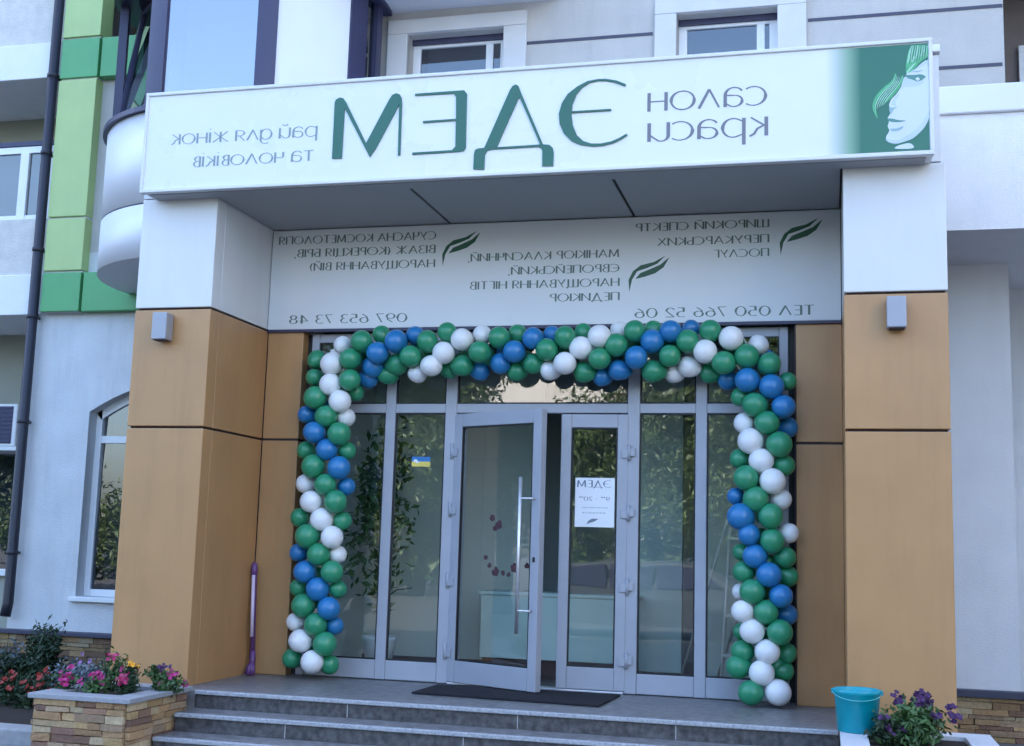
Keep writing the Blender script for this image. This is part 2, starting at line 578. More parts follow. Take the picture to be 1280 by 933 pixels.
def upper_window(ww, s0, s1, seed):
    x0, x1, z0, z1 = ww
    f = obj('window', B(x0, x1, YF + .16, YF + .22, z1 - .085, z1, .006), M['upvc'], bld)
    bm = bmesh.new()
    box(bm, x0, x0 + .085, YF + .162, YF + .218, z0, z1 - .08, .006)
    box(bm, x1 - .085, x1, YF + .162, YF + .218, z0, z1 - .08, .006)
    box(bm, x0 + .08, x1 - .08, YF + .162, YF + .218, z0, z0 + .085, .006)
    box(bm, (x0 + x1) / 2 + .28, (x0 + x1) / 2 + .36, YF + .164, YF + .216, z0 + .08, z1 - .08, .006)
    obj('frame', bm, M['upvc'], f)
    obj('gasket', B(x0 + .001, x1 - .001, YF + .12, YF + .159, z1 - .055, z1 - .001), M['navy'], f)
    obj('pane', B(x0 + .07, x1 - .07, YF + .186, YF + .194, z0 + .07, z1 - .07), M['win_glass'], f)
    obj('sill', B(x0 - .03, x1 + .03, YF - .06, YF + .16, z0 - .04, z0 - .004, .005), M['upvc'], f)
    obj('blind', B(x0 + .05, x1 - .05, YF + .5, YF + .52, z0 - .1, z1 + .1), M['room_grey'], f)
    # raised plaster surround
    bm = bmesh.new()
    box(bm, s0, x0, YF - .05, YF + .02, z0 - .5, z1 + .004, .006)
    box(bm, x1, s1, YF - .05, YF + .02, z0 - .5, z1 + .004, .006)
    box(bm, s0, s1, YF - .05, YF + .02, z1 + .006, min(z1 + .16, ZTOP - .01), .006)
    obj('surround', bm, M['wall_trim'], f)


upper_window(wA, at(484, 55, Y=YF - .05).x, at(657, 60, Y=YF - .05).x, 1)
upper_window(wB, at(818, 40, Y=YF - .05).x, at(1008, 30, Y=YF - .05).x, 2)

# --- round bay
BC, BR, BZ = Vector((-1.64, 2.47)), 1.405, 3.70


def bang(px, py):
    """angle on the bay drum seen at a pixel"""
    d = FW + RT * ((px - 640) / FPX) - UP * ((py - 466.5) / FPX)
    o2, d2 = Vector((CAM.x - BC.x, CAM.y - BC.y)), Vector((d.x, d.y))
    a, b, c = d2.dot(d2), 2 * o2.dot(d2), o2.dot(o2) - BR * BR
    disc = max(b * b - 4 * a * c, 0)
    t = (-b - math.sqrt(disc)) / (2 * a)
    p = o2 + d2 * t
    return math.atan2(p.y, p.x)


def ring_seg(bm, r0, r1, a0, a1, z0, z1, n=24):
    a_ = [a0 + (a1 - a0) * i / n for i in range(n + 1)]
    pr = []
    for a in a_:
        ca, sa = math.cos(a), math.sin(a)
        pr.append([bm.verts.new((BC.x + r * ca, BC.y + r * sa, z)) for r, z in ((r0, z0), (r1, z0), (r1, z1), (r0, z1))])
    fs = []
    for i in range(n):
        for k in range(4):
            l = (k + 1) % 4
            fs.append(bm.faces.new((pr[i][k], pr[i][l], pr[i + 1][l], pr[i + 1][k])))
    fs.append(bm.faces.new(pr[0]))
    fs.append(bm.faces.new(pr[-1][::-1]))
    bmesh.ops.recalc_face_normals(bm, faces=fs)
    return bm


zsill = at(127, 201, Y=2.4).z
zmid = BZ + .52
zhead = at(146, 33, Y=2.4).z
AL, AR = R_(-190), R_(10)
bay = obj('bay', ring_seg(bmesh.new(), .6, BR, AL, AR, BZ, zmid - .008, 48), M['drum'], bld, True)
for f in bay.data.polygons:
    f.use_smooth = abs(f.normal.z) < .5
o = obj('drum', ring_seg(bmesh.new(), .6, BR, AL, AR, zmid + .008, zsill, 48), M['drum'], bay, True)
for f in o.data.polygons:
    f.use_smooth = abs(f.normal.z) < .5
obj('drum_joint', ring_seg(bmesh.new(), .6, BR - .012, AL, AR, zmid - .01, zmid + .01, 48), M['dark_flash'], bay)
bm = bmesh.new()
lathe(bm, [(.01, BZ + .012), (.7, BZ + .012)], (BC.x, BC.y, 0), 48)
obj('underside', bm, M['soffit'], bay)
obj('sill', ring_seg(bmesh.new(), BR - .12, BR + .045, AL, AR, zsill + .002, zsill + .05, 48), M['navy'], bay)
obj('head', ring_seg(bmesh.new(), BR - .2, BR + .05, AL, AR, zhead, zhead + .3, 48), M['navy'], bay)
obj('drum_above', ring_seg(bmesh.new(), .6, BR, AL, AR, zhead + .3, zhead + 1.2, 48), M['drum'], bay, False)


def bay_post(a0, a1, mt='navy'):
    obj('mullion', ring_seg(bmesh.new(), BR - .09, BR - .005, a0, a1, zsill + .05, zhead - .002, 4), M[mt], bay)


def bay_flat(name, a0, a1, mt, r=BR - .045, th=.012):
    p, q = [Vector((BC.x + r * math.cos(a), BC.y + r * math.sin(a), 0)) for a in (a0, a1)]
    n = Vector((-(q - p).y, (q - p).x, 0)).normalized() * th
    bm = bmesh.new()
    z0, z1 = zsill + .05, zhead - .002
    vs = [bm.verts.new(v) for v in ((p.x, p.y, z0), (q.x, q.y, z0), (q.x, q.y, z1), (p.x, p.y, z1), (p.x + n.x, p.y + n.y, z0), (q.x + n.x, q.y + n.y, z0), (q.x + n.x, q.y + n.y, z1), (p.x + n.x, p.y + n.y, z1))]
    for ix in ((0, 1, 2, 3), (7, 6, 5, 4), (0, 4, 5, 1), (1, 5, 6, 2), (2, 6, 7, 3), (3, 7, 4, 0)):
        bm.faces.new([vs[i] for i in ix])
    bmesh.ops.recalc_face_normals(bm, faces=bm.faces)
    return obj(name, bm, M[mt], bay)


cuts = {p: bang(p, 90) for p in (150, 183, 203, 318, 344, 437, 457)}
aL0 = cuts[150] - .55
bay_post(aL0 - .04, aL0 + .03)
bay_post(cuts[183], cuts[203])
bay_post(cuts[318], cuts[344])
bay_post(cuts[437], cuts[457])
bay_post(AR - .22, AR - .12)
bay_flat('pane', cuts[203], cuts[318], 'bay_glass')
bay_flat('white_infill', cuts[344], cuts[437], 'drum', BR - .03)
bay_flat('pane', cuts[457], AR - .2, 'win_glass')
# blinds inside the bay, so that the panes are not a view into nothing
bay_flat('blind', aL0 - .55, cuts[183] + .1, 'blind', BR - .36)
bay_flat('blind', cuts[203] - .05, cuts[318] + .05, 'room_grey', BR - .36)
bay_flat('blind', cuts[437] - .05, AR - .1, 'blind', BR - .36)
# tilted sash in the left segment
pa = Vector((BC.x + (BR - .05) * math.cos(aL0 + .03), BC.y + (BR - .05) * math.sin(aL0 + .03), zsill + .05))
pb = Vector((BC.x + (BR - .05) * math.cos(cuts[183]), BC.y + (BR - .05) * math.sin(cuts[183]), zsill + .05))
hz = zhead - zsill - .06
uu = (pb - pa)
wd = uu.length
uu.normalize()
nn = Vector((uu.y, -uu.x, 0))
if nn.dot(Vector((BC.x, BC.y, 0)) - Vector((pa.x, pa.y, 0))) < 0:
    nn = -nn
vv = (Vector((0, 0, hz)) + nn * .2).normalized()


def sash_bar(bm, u0, u1, v0, v1, d0, d1):
    nrm = uu.cross(vv)
    vs = [bm.verts.new(pa + uu * a + vv * b + nrm * c) for c in (d0, d1) for a, b in ((u0, v0), (u1, v0), (u1, v1), (u0, v1))]
    for ix in ((0, 1, 2, 3), (7, 6, 5, 4), (0, 4, 5, 1), (1, 5, 6, 2), (2, 6, 7, 3), (3, 7, 4, 0)):
        bm.faces.new([vs[i] for i in ix])


bm = bmesh.new()
sash_bar(bm, 0, .07, 0, hz, -.03, .03)
sash_bar(bm, wd - .07, wd, 0, hz, -.03, .03)
sash_bar(bm, .07, wd - .07, 0, .07, -.028, .028)
sash_bar(bm, .07, wd - .07, hz - .07, hz, -.028, .028)
bmesh.ops.recalc_face_normals(bm, faces=bm.faces)
obj('open_sash', bm, M['navy'], bay)
bm = bmesh.new()
sash_bar(bm, .06, wd - .06, .06, hz - .06, -.006, .006)
bmesh.ops.recalc_face_normals(bm, faces=bm.faces)
obj('sash_pane', bm, M['win_glass'], bay)

# --- loggias left of the pipe
lx1 = gxa - .06
bm = bmesh.new()
zl = [at(0, y, Y=YF).z for y in (103, 60, 395, 345, 275, 272)]
LG = YF + 1.2
box(bm, -9, lx1, YF + .02, YF + .16, zl[1] + .004, 7.4)
box(bm, -9, lx1, YF + .02, YF + .16, zl[3] + .004, zl[4])
obj('brick_parapet', bm, M['brick_white'], bld)
bm = bmesh.new()
box(bm, -9, lx1, YF - .03, LG, zl[0], zl[1], .01)
box(bm, -9, lx1, YF - .03, LG, zl[2], zl[3], .01)
obj('balcony_slab', bm, M['white_plaster'], bld)
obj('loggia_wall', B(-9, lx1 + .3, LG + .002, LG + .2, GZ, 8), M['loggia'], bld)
obj('loggia_side', B(lx1 + .004, lx1 + .1, YF + .17, LG, GZ, 8), M['plaster'], bld)


def loggia_window(x1, z0, z1, y, n=2):
    f = obj('window', B(x1 - 1.9, x1, y - .06, y, z1 - .08, z1, .005), M['upvc'], bld)
    bm = bmesh.new()
    box(bm, x1 - 1.9, x1, y - .058, y - .002, z0, z0 + .08, .005)
    for k in range(n + 1):
        xx = x1 - 1.9 + (1.82) * k / n
        box(bm, xx, xx + .08, y - .057, y - .003, z0 + .078, z1 - .078, .005)
    obj('frame', bm, M['upvc'], f)
    obj('pane', B(x1 - 1.86, x1 - .04, y - .034, y - .026, z0 + .04, z1 - .04), M['win_glass'], f)
    return f


pwin = at(52, 184, Y=YF + .1)
w1 = loggia_window(lx1 - .02, zl[4] - .02, pwin.z, YF + .12)
xm = at(30, 230, Y=YF + .08).x
obj('mullion', B(xm - .055, xm + .055, YF + .055, YF + .118, zl[4] - .02, pwin.z - .07, .006), M['upvc'], w1)
obj('dark_header', B(-9, lx1, YF + .05, YF + .14, pwin.z + .004, pwin.z + .06, .004), M['navy'], bld)
loggia_window(lx1 - .02, at(10, 720, Y=LG).z, at(10, 560, Y=LG).z + 0, LG - .01)

# --- right: balcony with white coping, wall below
RY = 1.5
zc0, zc1, zcb = at(1230, 142, Y=RY).z, at(1230, 107, Y=RY).z, at(1230, 287, Y=RY).z
xr = 4.95
obj('balcony_parapet', B(xr, 10, RY, RY + .14, zcb, zc0 - .002), M['white_plaster'], bld)
obj('parapet_coping', B(xr, 10.05, RY - .04, RY + .19, zc0, zc1, .012), M['drum'], bld)
obj('balcony_floor', B(4.6, 10, RY + .142, 4.4, zcb + .001, zcb + .16), M['white_plaster'], bld)
xcor = at(1265, 500, Y=YF).x
obj('side_wall', B(4.25, xcor, YF + .001, YF + .3, .03, zcb + .0, 0), M['white_plaster'], bld)
obj('recess_wall', B(xcor - .6, 10, 3.9, 4.1, GZ, zcb), M['white_plaster'], bld)
obj('recess_side', B(xcor - .25, xcor - .002, YF + .3, 3.9, GZ, zcb), M['plaster'], bld)
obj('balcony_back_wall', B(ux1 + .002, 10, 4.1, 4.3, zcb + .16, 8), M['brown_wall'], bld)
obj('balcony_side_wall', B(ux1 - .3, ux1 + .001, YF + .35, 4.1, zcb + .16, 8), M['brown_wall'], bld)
bw = at(1272, 60, Y=4.08)
wr = loggia_window(bw.x + 1.9, zc0, bw.z, 4.08)
zpr = at(1240, 868, Y=YF - .05).z
bm = bmesh.new()
ledge_wall(bm, (4.6, YF - .03, GZ), (1, 0, 0), (0, -1, 0), 4.6, zpr - GZ - .03, random.Random(9), .95)
obj('stone_plinth', bm, M['stone'], bld)
obj('plinth_core', B(4.6, 9.2, YF - .03, YF + .25, GZ - .1, zpr - .028), M['mortar'], bld)
obj('plinth_flashing', B(4.6, 9.2, YF - .1, YF + .012, zpr - .03, zpr + .03, .004), M['dark_flash'], bld)

# ------------------------------------------------------------------ portico
por = thing('entrance_portico', 'projecting portico of tan lower and white upper panels around the glass doors', 'portico', ((XL0 + XR1) / 2, 0, 0))


def pillar(x0, x1, name):
    pl = obj('pillar', B(x0 + .02, x1 - .02, .03, YF, GZ, ZS - .03), M['joint'], por)
    g = .009
    ysm = .15   # vertical seam near the front corner
    for (z0, z1, k) in ((GZ, ZJ - g, 'tan'), (ZJ + g, ZC - g, 'tan'), (ZC + g, ZS - .004, 'white_panel')):
        nm = 'tan_panel' if k == 'tan' else 'white_panel'
        bm = bmesh.new()
        box(bm, x0, x1, 0, ysm - .003, z0, z1, .007)
        obj(nm, bm, M[k], pl)
        obj(nm, B(x0, x1, ysm + .003, YB - .002, z0, z1, .005), M[k], pl)
    return pl


pillar(XL0, XL1, 'left')
pillar(XR0, XR1, 'right')
for (a, b) in ((XL1, XI), (XRI, XR0)):
    g = .009
    p_ = obj('inner_pillar', B(a - .01, b - .006, YB + .012, YF, 0, ZC - .01), M['joint'], por)
    for (z0, z1) in ((0, ZJ - g), (ZJ + g, ZC - .004)):
        obj('tan_panel', B(a + .004, b, YB, YB + .14, z0, z1, .006), M['tan'], p_)
# canopy box behind the sign, soffit panels with seams
zt1 = at(1173, 57, Y=0).z
zt0 = at(1173, 67, Y=0).z
obj('canopy', B(XL0 + .006, XR1 - .03, .0, YF, ZS + .004, zt0 - .012), M['white_panel'], por)
obj('canopy_capping', B(XL0, XR1 - .02, -.03, YF, zt0 + .004, zt1, .006), M['white_panel'], por)
sx = [XL1 + .004, 1.06, 2.66, XR0 - .004]
for i in range(3):
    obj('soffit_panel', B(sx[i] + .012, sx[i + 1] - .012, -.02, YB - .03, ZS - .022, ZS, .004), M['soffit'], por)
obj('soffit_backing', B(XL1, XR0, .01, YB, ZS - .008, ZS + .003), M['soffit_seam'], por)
# fill between board and canopy, above the glazing
obj('lintel', B(XL1, XR0, YB + .02, YF, ZC + .03, ZS - .03), M['joint'], por)

# ------------------------------------------------------------------ steps
steps = thing('entrance_steps', 'grey granite entrance steps with pale tread edges leading up to the doors', 'steps', (1.9, -.5, GZ))
YE = -.2096
XP0, XP1 = -.4247, 4.26
YIN = YD + .12
levels = [(0., YE, YIN), (-.132, YE - .2814, YE + .02), (-.264, YE - .5628, YE - .2614), (-.396, YE - .8442, YE - .5428)]
for i, (z, y0, y1) in enumerate(levels):
    xa, xb = (XP0, XP1)
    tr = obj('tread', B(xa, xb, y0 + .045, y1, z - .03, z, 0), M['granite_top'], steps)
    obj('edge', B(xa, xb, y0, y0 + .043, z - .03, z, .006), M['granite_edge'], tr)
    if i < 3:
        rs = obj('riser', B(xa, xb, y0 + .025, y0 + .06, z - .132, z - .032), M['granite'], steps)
        bm = bmesh.new()
        rng = random.Random(i)
        x = xa + rng.uniform(.8, 1.3)
        while x < xb - .2:
            box(bm, x, x + .005, y0 + .0235, y0 + .027, z - .128, z - .034)
            x += rng.uniform(.9, 1.4)
        obj('riser_joint', bm, M['grout'], rs)
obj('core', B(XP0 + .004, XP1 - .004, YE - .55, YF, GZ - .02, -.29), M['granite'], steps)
bm = bmesh.new()
box(bm, XL0 - .02, XP0 - .004, YE + .02, YIN, GZ, -.003)
box(bm, XP1 + .004, XR1 + .0, YE + .1, YIN, GZ, -.003)
box(bm, XP0, XP1, YE + .06, YIN, -.28, -.032)
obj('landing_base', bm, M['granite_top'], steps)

# ------------------------------------------------------------------ main sign
XS0, XS1, YS, ZS0, ZS1 = -1.1842, 4.9256, -.2311, 3.8952, 4.7279
sign = thing('shop_sign', 'long white illuminated-style sign box with large teal mirrored letters and a green portrait', 'sign', ((XS0 + XS1) / 2, YS, ZS0))
obj('sign_box', B(XS0, XS1, YS + .012, .0 - .004, ZS0, ZS1, .012), M['white_sign'], sign)
bm = bmesh.new()
for a in ((XS0 - .004, XS1 + .004, ZS0 - .006, ZS0 + .022), (XS0 - .004, XS1 + .004, ZS1 - .022, ZS1 + .006)):
    box(bm, a[0], a[1], YS - .004, YS + .06, a[2], a[3], .005)
for a in ((XS0 - .004, XS0 + .022), (XS1 - .022, XS1 + .004)):
    box(bm, a[0], a[1], YS - .0035, YS + .06, ZS0 + .02, ZS1 - .02, .005)
obj('sign_edge', bm, M['white_panel'], sign)
bm = bmesh.new()
box(bm, XS0 + .05, XS1 - .05, YS + .06, -.02, ZS0 - .012, ZS0 - .001)
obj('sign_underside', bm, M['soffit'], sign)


def trace(pts, ox, oy, s, Y):
    r = []
    for x, y in pts:
        p = at(ox + x / s, oy + y / s, Y=Y)
        r.append((p.x, p.z))
    return r


YL = YS + .006
L_ = [
    ([(88, 632), (108, 225), (116, 203), (145, 187), (170, 193), (190, 222), (335, 520), (505, 200), (525, 170), (555, 156), (580, 165), (594, 190), (597, 230), (583, 608), (567, 608), (577, 237), (405, 560), (362, 620), (180, 262), (158, 630)], 400, 90, 5.818, 0),
    ([(692, 160), (1000, 138), (1050, 135), (1068, 160), (1060, 550), (1045, 575), (1000, 582), (672, 603), (672, 588), (960, 570), (985, 545), (989, 355), (750, 372), (750, 358), (990, 342), (990, 185), (975, 158), (692, 174)], 400, 90, 5.818, 0),
    ([(95, 640), (290, 200), (310, 170), (335, 158), (355, 170), (375, 225), (540, 612), (520, 615), (366, 260), (352, 268), (188, 638)], 590, 80, 6.095, .002),
    ([(10, 803), (15, 690), (25, 655), (50, 645), (95, 641), (540, 614), (590, 618), (615, 640), (622, 680), (618, 778), (535, 780), (537, 665), (525, 640), (500, 632), (150, 652), (115, 662), (98, 690), (93, 805)], 590, 80, 6.095, 0),
    ([(1172, 155), (1100, 128), (1020, 115), (960, 117), (880, 132), (800, 175), (730, 230), (685, 300), (662, 380), (668, 460), (700, 530), (760, 590), (830, 618), (920, 630), (1000, 624), (1080, 603), (1140, 573), (1183, 545), (1178, 532), (1120, 566), (1060, 592), (980, 608), (910, 608), (850, 590), (800, 545), (768, 470), (758, 390), (765, 310), (795, 235), (840, 180), (900, 143), (960, 130), (1020, 130), (1090, 142), (1168, 172)], 590, 80, 6.095, 0),
    ([(762, 362), (1060, 344), (1060, 357), (762, 375)], 590, 80, 6.095, .002)]
letter_groups = ((0,), (1,), (2, 3), (4, 5))
for g in letter_groups:
    bm = bmesh.new()
    for i in g:
        pts, ox, oy, s, dy = L_[i]
        prism(bm, trace(pts, ox, oy, s, YL), YL - .004 - dy * .6, YS + .02)
    obj('letter', bm, M['letters'], sign)


# ------------------------------------------------------------------ pen lettering
def AR_(cx, cz, rx, rz, a0, a1, n=14):
    return [(cx + rx * math.cos(R_(a0 + (a1 - a0) * i / n)), cz + rz * math.sin(R_(a0 + (a1 - a0) * i / n))) for i in range(n + 1)]


def glyphs():
    g = {}
    V = lambda x, z0=0, z1=1: [(x, z1), (x, z0)]
    Hh = lambda x0, x1, z: [(x0, z), (x1, z)]
    g['А'] = (.74, [[(0, 0), (.36, 1)], [(.34, 1), (.74, 0)], Hh(.15, .6, .34)])
    g['Б'] = (.5, [V(0), Hh(0, .42, 1), [(0, .56)] + AR_(.2, .28, .28, .28, 90, -90) + [(0, 0)]])
    g['В'] = (.5, [V(0), [(0, 1)] + AR_(.18, .77, .24, .23, 90, -90) + [(0, .54)], [(0, .54)] + AR_(.2, .27, .28, .27, 90, -90) + [(0, 0)]])
    g['Г'] = (.42, [V(0), Hh(0, .42, 1)])
    g['Д'] = (.8, [[(.1, .02), (.4, 1)], [(.38, 1), (.7, .02)], Hh(0, .8, .02), V(.01, -.16, .02), V(.79, -.16, .02)])
    g['Е'] = (.44, [V(0), Hh(0, .44, 1), Hh(0, .36, .52), Hh(0, .44, 0)])
    g['Є'] = (.68, [AR_(.46, .5, .46, .5, 55, 305), Hh(.02, .5, .5)])
    g['Э'] = (.68, [AR_(.22, .5, .46, .5, 125, -125), Hh(.2, .66, .5)])
    g['Ж'] = (.96, [V(.48), [(.04, 1), (.48, .5)], [(.48, .5), (0, 0)], [(.92, 1), (.48, .5)], [(.48, .5), (.96, 0)]])
    g['З'] = (.46, [AR_(.18, .77, .24, .23, 140, -90), AR_(.18, .27, .28, .27, 90, -140)])
    g['И'] = (.66, [V(0), V(.66), [(0, .02), (.66, .98)]])
    g['Й'] = (.66, [V(0), V(.66), [(0, .02), (.66, .98)], AR_(.33, 1.22, .15, .12, 180, 360)])
    g['І'] = (.06, [V(.03)])
    g['К'] = (.56, [V(0), [(.52, 1), (0, .5)], [(.06, .54), (.58, 0)]])
    g['Л'] = (.72, [[(0, 0), (.36, 1)], [(.34, 1), (.72, 0)]])
    g['М'] = (.86, [[(.04, 0), (.1, 1)], [(.1, 1), (.44, .1)], [(.44, .1), (.77, 1)], [(.77, 1), (.84, 0)]])
    g['Н'] = (.64, [V(0), V(.64), Hh(0, .64, .5)])
    g['О'] = (.92, [AR_(.46, .5, .46, .5, 0, 360, 26)])
    g['П'] = (.62, [V(0), V(.62), Hh(0, .62, 1)])
    g['Р'] = (.46, [V(0), [(0, 1)] + AR_(.18, .74, .27, .26, 90, -90) + [(0, .48)]])
    g['С'] = (.7, [AR_(.48, .5, .48, .5, 55, 305)])
    g['Т'] = (.6, [V(.3), Hh(0, .6, 1)])
    g['У'] = (.62, [[(0, 1), (.32, .38)], [(.62, 1), (.32, .38), (.2, .04), (.08, 0)]])
    g['Х'] = (.66, [[(.02, 1), (.66, 0)], [(.62, 1), (0, 0)]])
    g['Ц'] = (.7, [V(0), V(.6), Hh(0, .7, 0), V(.7, -.16, .0)])
    g['Ч'] = (.52, [V(.52), [(0, 1), (0, .66)] + AR_(.16, .62, .16, .16, 180, 270) + [(.52, .5)]])
    g['Ш'] = (.88, [V(0), V(.44), V(.88), Hh(0, .88, 0)])
    g['Щ'] = (.96, [V(0), V(.43), V(.86), Hh(0, .96, 0), V(.96, -.16, 0)])
    g['Ь'] = (.46, [V(0), [(0, .54)] + AR_(.2, .27, .27, .27, 90, -90) + [(0, 0)]])
    g['Ю'] = (1.1, [V(0), Hh(0, .24, .5), AR_(.66, .5, .43, .5, 0, 360, 26)])
    g['Я'] = (.5, [V(.5), [(.5, 1)] + AR_(.3, .74, .27, .26, 90, 270) + [(.5, .48)], [(.3, .48), (0, 0)]])
    # lower case, x-height 1
    g['а'] = (.8, [AR_(.36, .62, .38, .4, 150, 0, 10) + [(.74, .0)], [(.74, .62)] + AR_(.36, .3, .34, .3, 80, 300, 12) + [(.74, .2)]])
    g['в'] = (.62, g['В'][1])
    g['и'] = (.82, [V(.02, .3, 1) + AR_(.3, .3, .28, .3, 180, 300, 8) + [(.78, .35)], V(.8)])
    g['й'] = (.82, g['и'][1] + [AR_(.41, 1.34, .18, .12, 180, 360)])
    g['і'] = (.1, [V(.05), [(.0, 1.32), (.1, 1.32)]])
    g['ж'] = (1.2, [V(.6), [(.06, 1), (.6, .5)], [(.6, .5), (0, 0)], [(1.14, 1), (.6, .5)], [(.6, .5), (1.2, 0)]])
    g['к'] = (.68, [V(.02), [(.62, 1), (.06, .52)], [(.1, .56), (.36, .4), (.5, .12), (.68, 0)]])
    g['л'] = (.86, [[(0, 0), (.42, 1)], [(.42, 1), (.86, 0)]])
    g['н'] = (.78, [V(.02), V(.76), Hh(.02, .76, .52)])
    g['о'] = (1.0, [AR_(.5, .5, .5, .5, 0, 360, 26)])
    g['р'] = (.86, [V(.02, -.42, 1), [(.02, .8)] + AR_(.44, .5, .42, .5, 120, -120, 16) + [(.02, .16)]])
    g['с'] = (.76, [AR_(.5, .5, .5, .5, 50, 310, 18)])
    g['т'] = (.7, [V(.35), Hh(0, .7, 1)])
    g['ч'] = (.66, [V(.64), [(.02, 1), (.02, .66)] + AR_(.2, .62, .18, .18, 180, 270, 6) + [(.64, .5)]])
    g['я'] = (.7, [V(.68), [(.68, 1)] + AR_(.4, .74, .36, .26, 90, 270) + [(.68, .48)], [(.4, .48), (0, 0)]])
    g['д'] = (.86, [AR_(.42, .5, .42, .5, 0, 360, 22), [(.84, .95), (.84, -.05)] + AR_(.46, -.1, .38, .3, 0, -130, 10)])
    # figures
    g['0'] = (.64, [AR_(.32, .5, .32, .5, 0, 360, 24)])
    g['2'] = (.54, [AR_(.25, .72, .25, .28, 165, -20, 10) + [(.0, .02)], Hh(0, .54, .02)])
    g['3'] = (.5, [AR_(.2, .76, .24, .24, 140, -90), AR_(.2, .27, .28, .27, 90, -140)])
    g['4'] = (.6, [[(.44, 1), (0, .3)], Hh(0, .6, .3), V(.44)])
    g['5'] = (.5, [Hh(.08, .46, 1), [(.08, 1), (.06, .56)], [(.06, .56)] + AR_(.2, .3, .29, .3, 90, -130)])
    g['6'] = (.58, [AR_(.29, .3, .28, .3, 0, 360, 20), [(.02, .34), (.1, .7), (.42, 1)]])
    g['7'] = (.52, [Hh(0, .52, 1), [(.52, 1), (.14, 0)]])
    g['8'] = (.52, [AR_(.26, .76, .21, .23, 0, 360, 18), AR_(.26, .28, .26, .27, 0, 360, 18)])
    g['9'] = (.58, [AR_(.29, .7, .28, .3, 0, 360, 20), [(.56, .66), (.48, .3), (.16, 0)]])
    g['('] = (.2, [AR_(.5, .45, .48, .66, 130, 230, 8)])
    g[')'] = (.2, [AR_(-.3, .45, .48, .66, 50, -50, 8)])
    g[','] = (.1, [[(.08, .08), (.02, -.16)]])
    g['°'] = (.22, [AR_(.11, .88, .1, .12, 0, 360, 12)])
    g['-'] = (.3, [Hh(0, .3, .45)])
    return g


GLY = glyphs()


def text_mesh(name, s, pl, pr, hpx, Y, mt, parent, caps=True, depth=.0015, thick=.15, thin=.055, gap=.2):
    """one line of thick-and-thin lettering, mirrored as the photograph shows it, between two sign points"""
    a, b = at(*pl, Y=Y), at(*pr, Y=Y)
    zc = (a.z + b.z) / 2
    hm = abs(at(pl[0], pl[1] - hpx / 2, Y=Y).z - at(pl[0], pl[1] + hpx / 2, Y=Y).z)
    x = 0
    strokes = []
    for ch in s:
        if ch == ' ':
            x += .42
            continue
        wdt, st = GLY[ch]
        for k in st:
            strokes.append([(x + p[0], p[1]) for p in k])
        x += wdt + gap
    W_ = x - gap
    bm = bmesh.new()
    kx = (b.x - a.x) / W_
    for i, k in enumerate(strokes):
        n = len(k)
        L, R = [], []
        for j in range(n):
            p, q = k[max(j - 1, 0)], k[min(j + 1, n - 1)]
            if n > 8 and j in (0, n - 1) and abs(k[0][0] - k[-1][0]) + abs(k[0][1] - k[-1][1]) < 1e-6:
                p, q = k[-2], k[1]
            d = Vector((q[0] - p[0], q[1] - p[1]))
            if d.length < 1e-9:
                d = Vector((1, 0))
            d.normalize()
            hw = .5 * (thin + (thick - thin) * min(1, abs(d.x * .18 + d.y * .984) ** 1.6))
            # falling diagonals heavy, rising diagonals light
            if d.x * d.y > .12:
                hw *= .62
            nx, nz = -d.y * hw, d.x * hw
            L.append((k[j][0] + nx, k[j][1] + nz))
            R.append((k[j][0] - nx, k[j][1] - nz))
        yo = -depth - (i % 3) * .00025

        def W(p, y):
            return bm.verts.new((b.x - p[0] * kx, Y + y, zc + (p[1] - .5) * hm))
        fl, fr = [W(p, yo) for p in L], [W(p, yo) for p in R]
        bl, br = [W(p, .0005) for p in L], [W(p, .0005) for p in R]
        for j in range(n - 1):
            bm.faces.new((fl[j], fl[j + 1], fr[j + 1], fr[j]))
            bm.faces.new((bl[j], bl[j + 1], fl[j + 1], fl[j]))
            bm.faces.new((fr[j], fr[j + 1], br[j + 1], br[j]))
        bm.faces.new((fl[0], fr[0], br[0], bl[0]))
        bm.faces.new((fl[-1], bl[-1], br[-1], fr[-1]))
    bmesh.ops.recalc_face_normals(bm, faces=bm.faces)
    return obj(name, bm, mt, parent)


YT = YS + .0115
text_mesh('lettering', 'рай для жінок', (214.6, 175.5), (396, 163.5), 12.5, YT, M['letters_small'], sign, False)
text_mesh('lettering', 'та чоловіків', (240.4, 203), (391.6, 194.5), 12.5, YT, M['letters_small'], sign, False)
text_mesh('lettering', 'салон', (810.8, 127), (957, 120.4), 23, YT, M['letters_grey'], sign, False)
text_mesh('lettering', 'краси', (810.8, 165.4), (958.5, 158.3), 23, YT, M['letters_grey'], sign, False)

# portrait print: graded green ground, then the face in layers a fraction of a millimetre proud
mt = bpy.data.materials.new('print_graded_green')
mt.use_nodes = True
n = mt.node_tree
p = n.nodes['Principled BSDF']
tc = n.nodes.new('ShaderNodeTexCoord')
sx_ = n.nodes.new('ShaderNodeSeparateXYZ')
n.links.new(tc.outputs['Generated'], sx_.inputs[0])
rp = n.nodes.new('ShaderNodeValToRGB')
rp.color_ramp.elements[0].position = .02
rp.color_ramp.elements[0].color = (.76, .77, .77, 1)
rp.color_ramp.elements[1].position = .36
rp.color_ramp.elements[1].color = (.024, .15, .085, 1)
e = rp.color_ramp.elements.new(.24)
e.color = (.22, .38, .26, 1)
n.links.new(sx_.outputs['X'], rp.inputs['Fac'])
n.links.new(rp.outputs['Color'], p.inputs['Base Color'])
p.inputs['Roughness'].default_value = .28
p0, p1 = at(1030, 120, Y=YS), at(1161, 120, Y=YS)
pic = obj('portrait_print', B(p0.x, p1.x, YS + .0085, YS + .02, ZS0 + .03, ZS1 - .03), mt, sign)


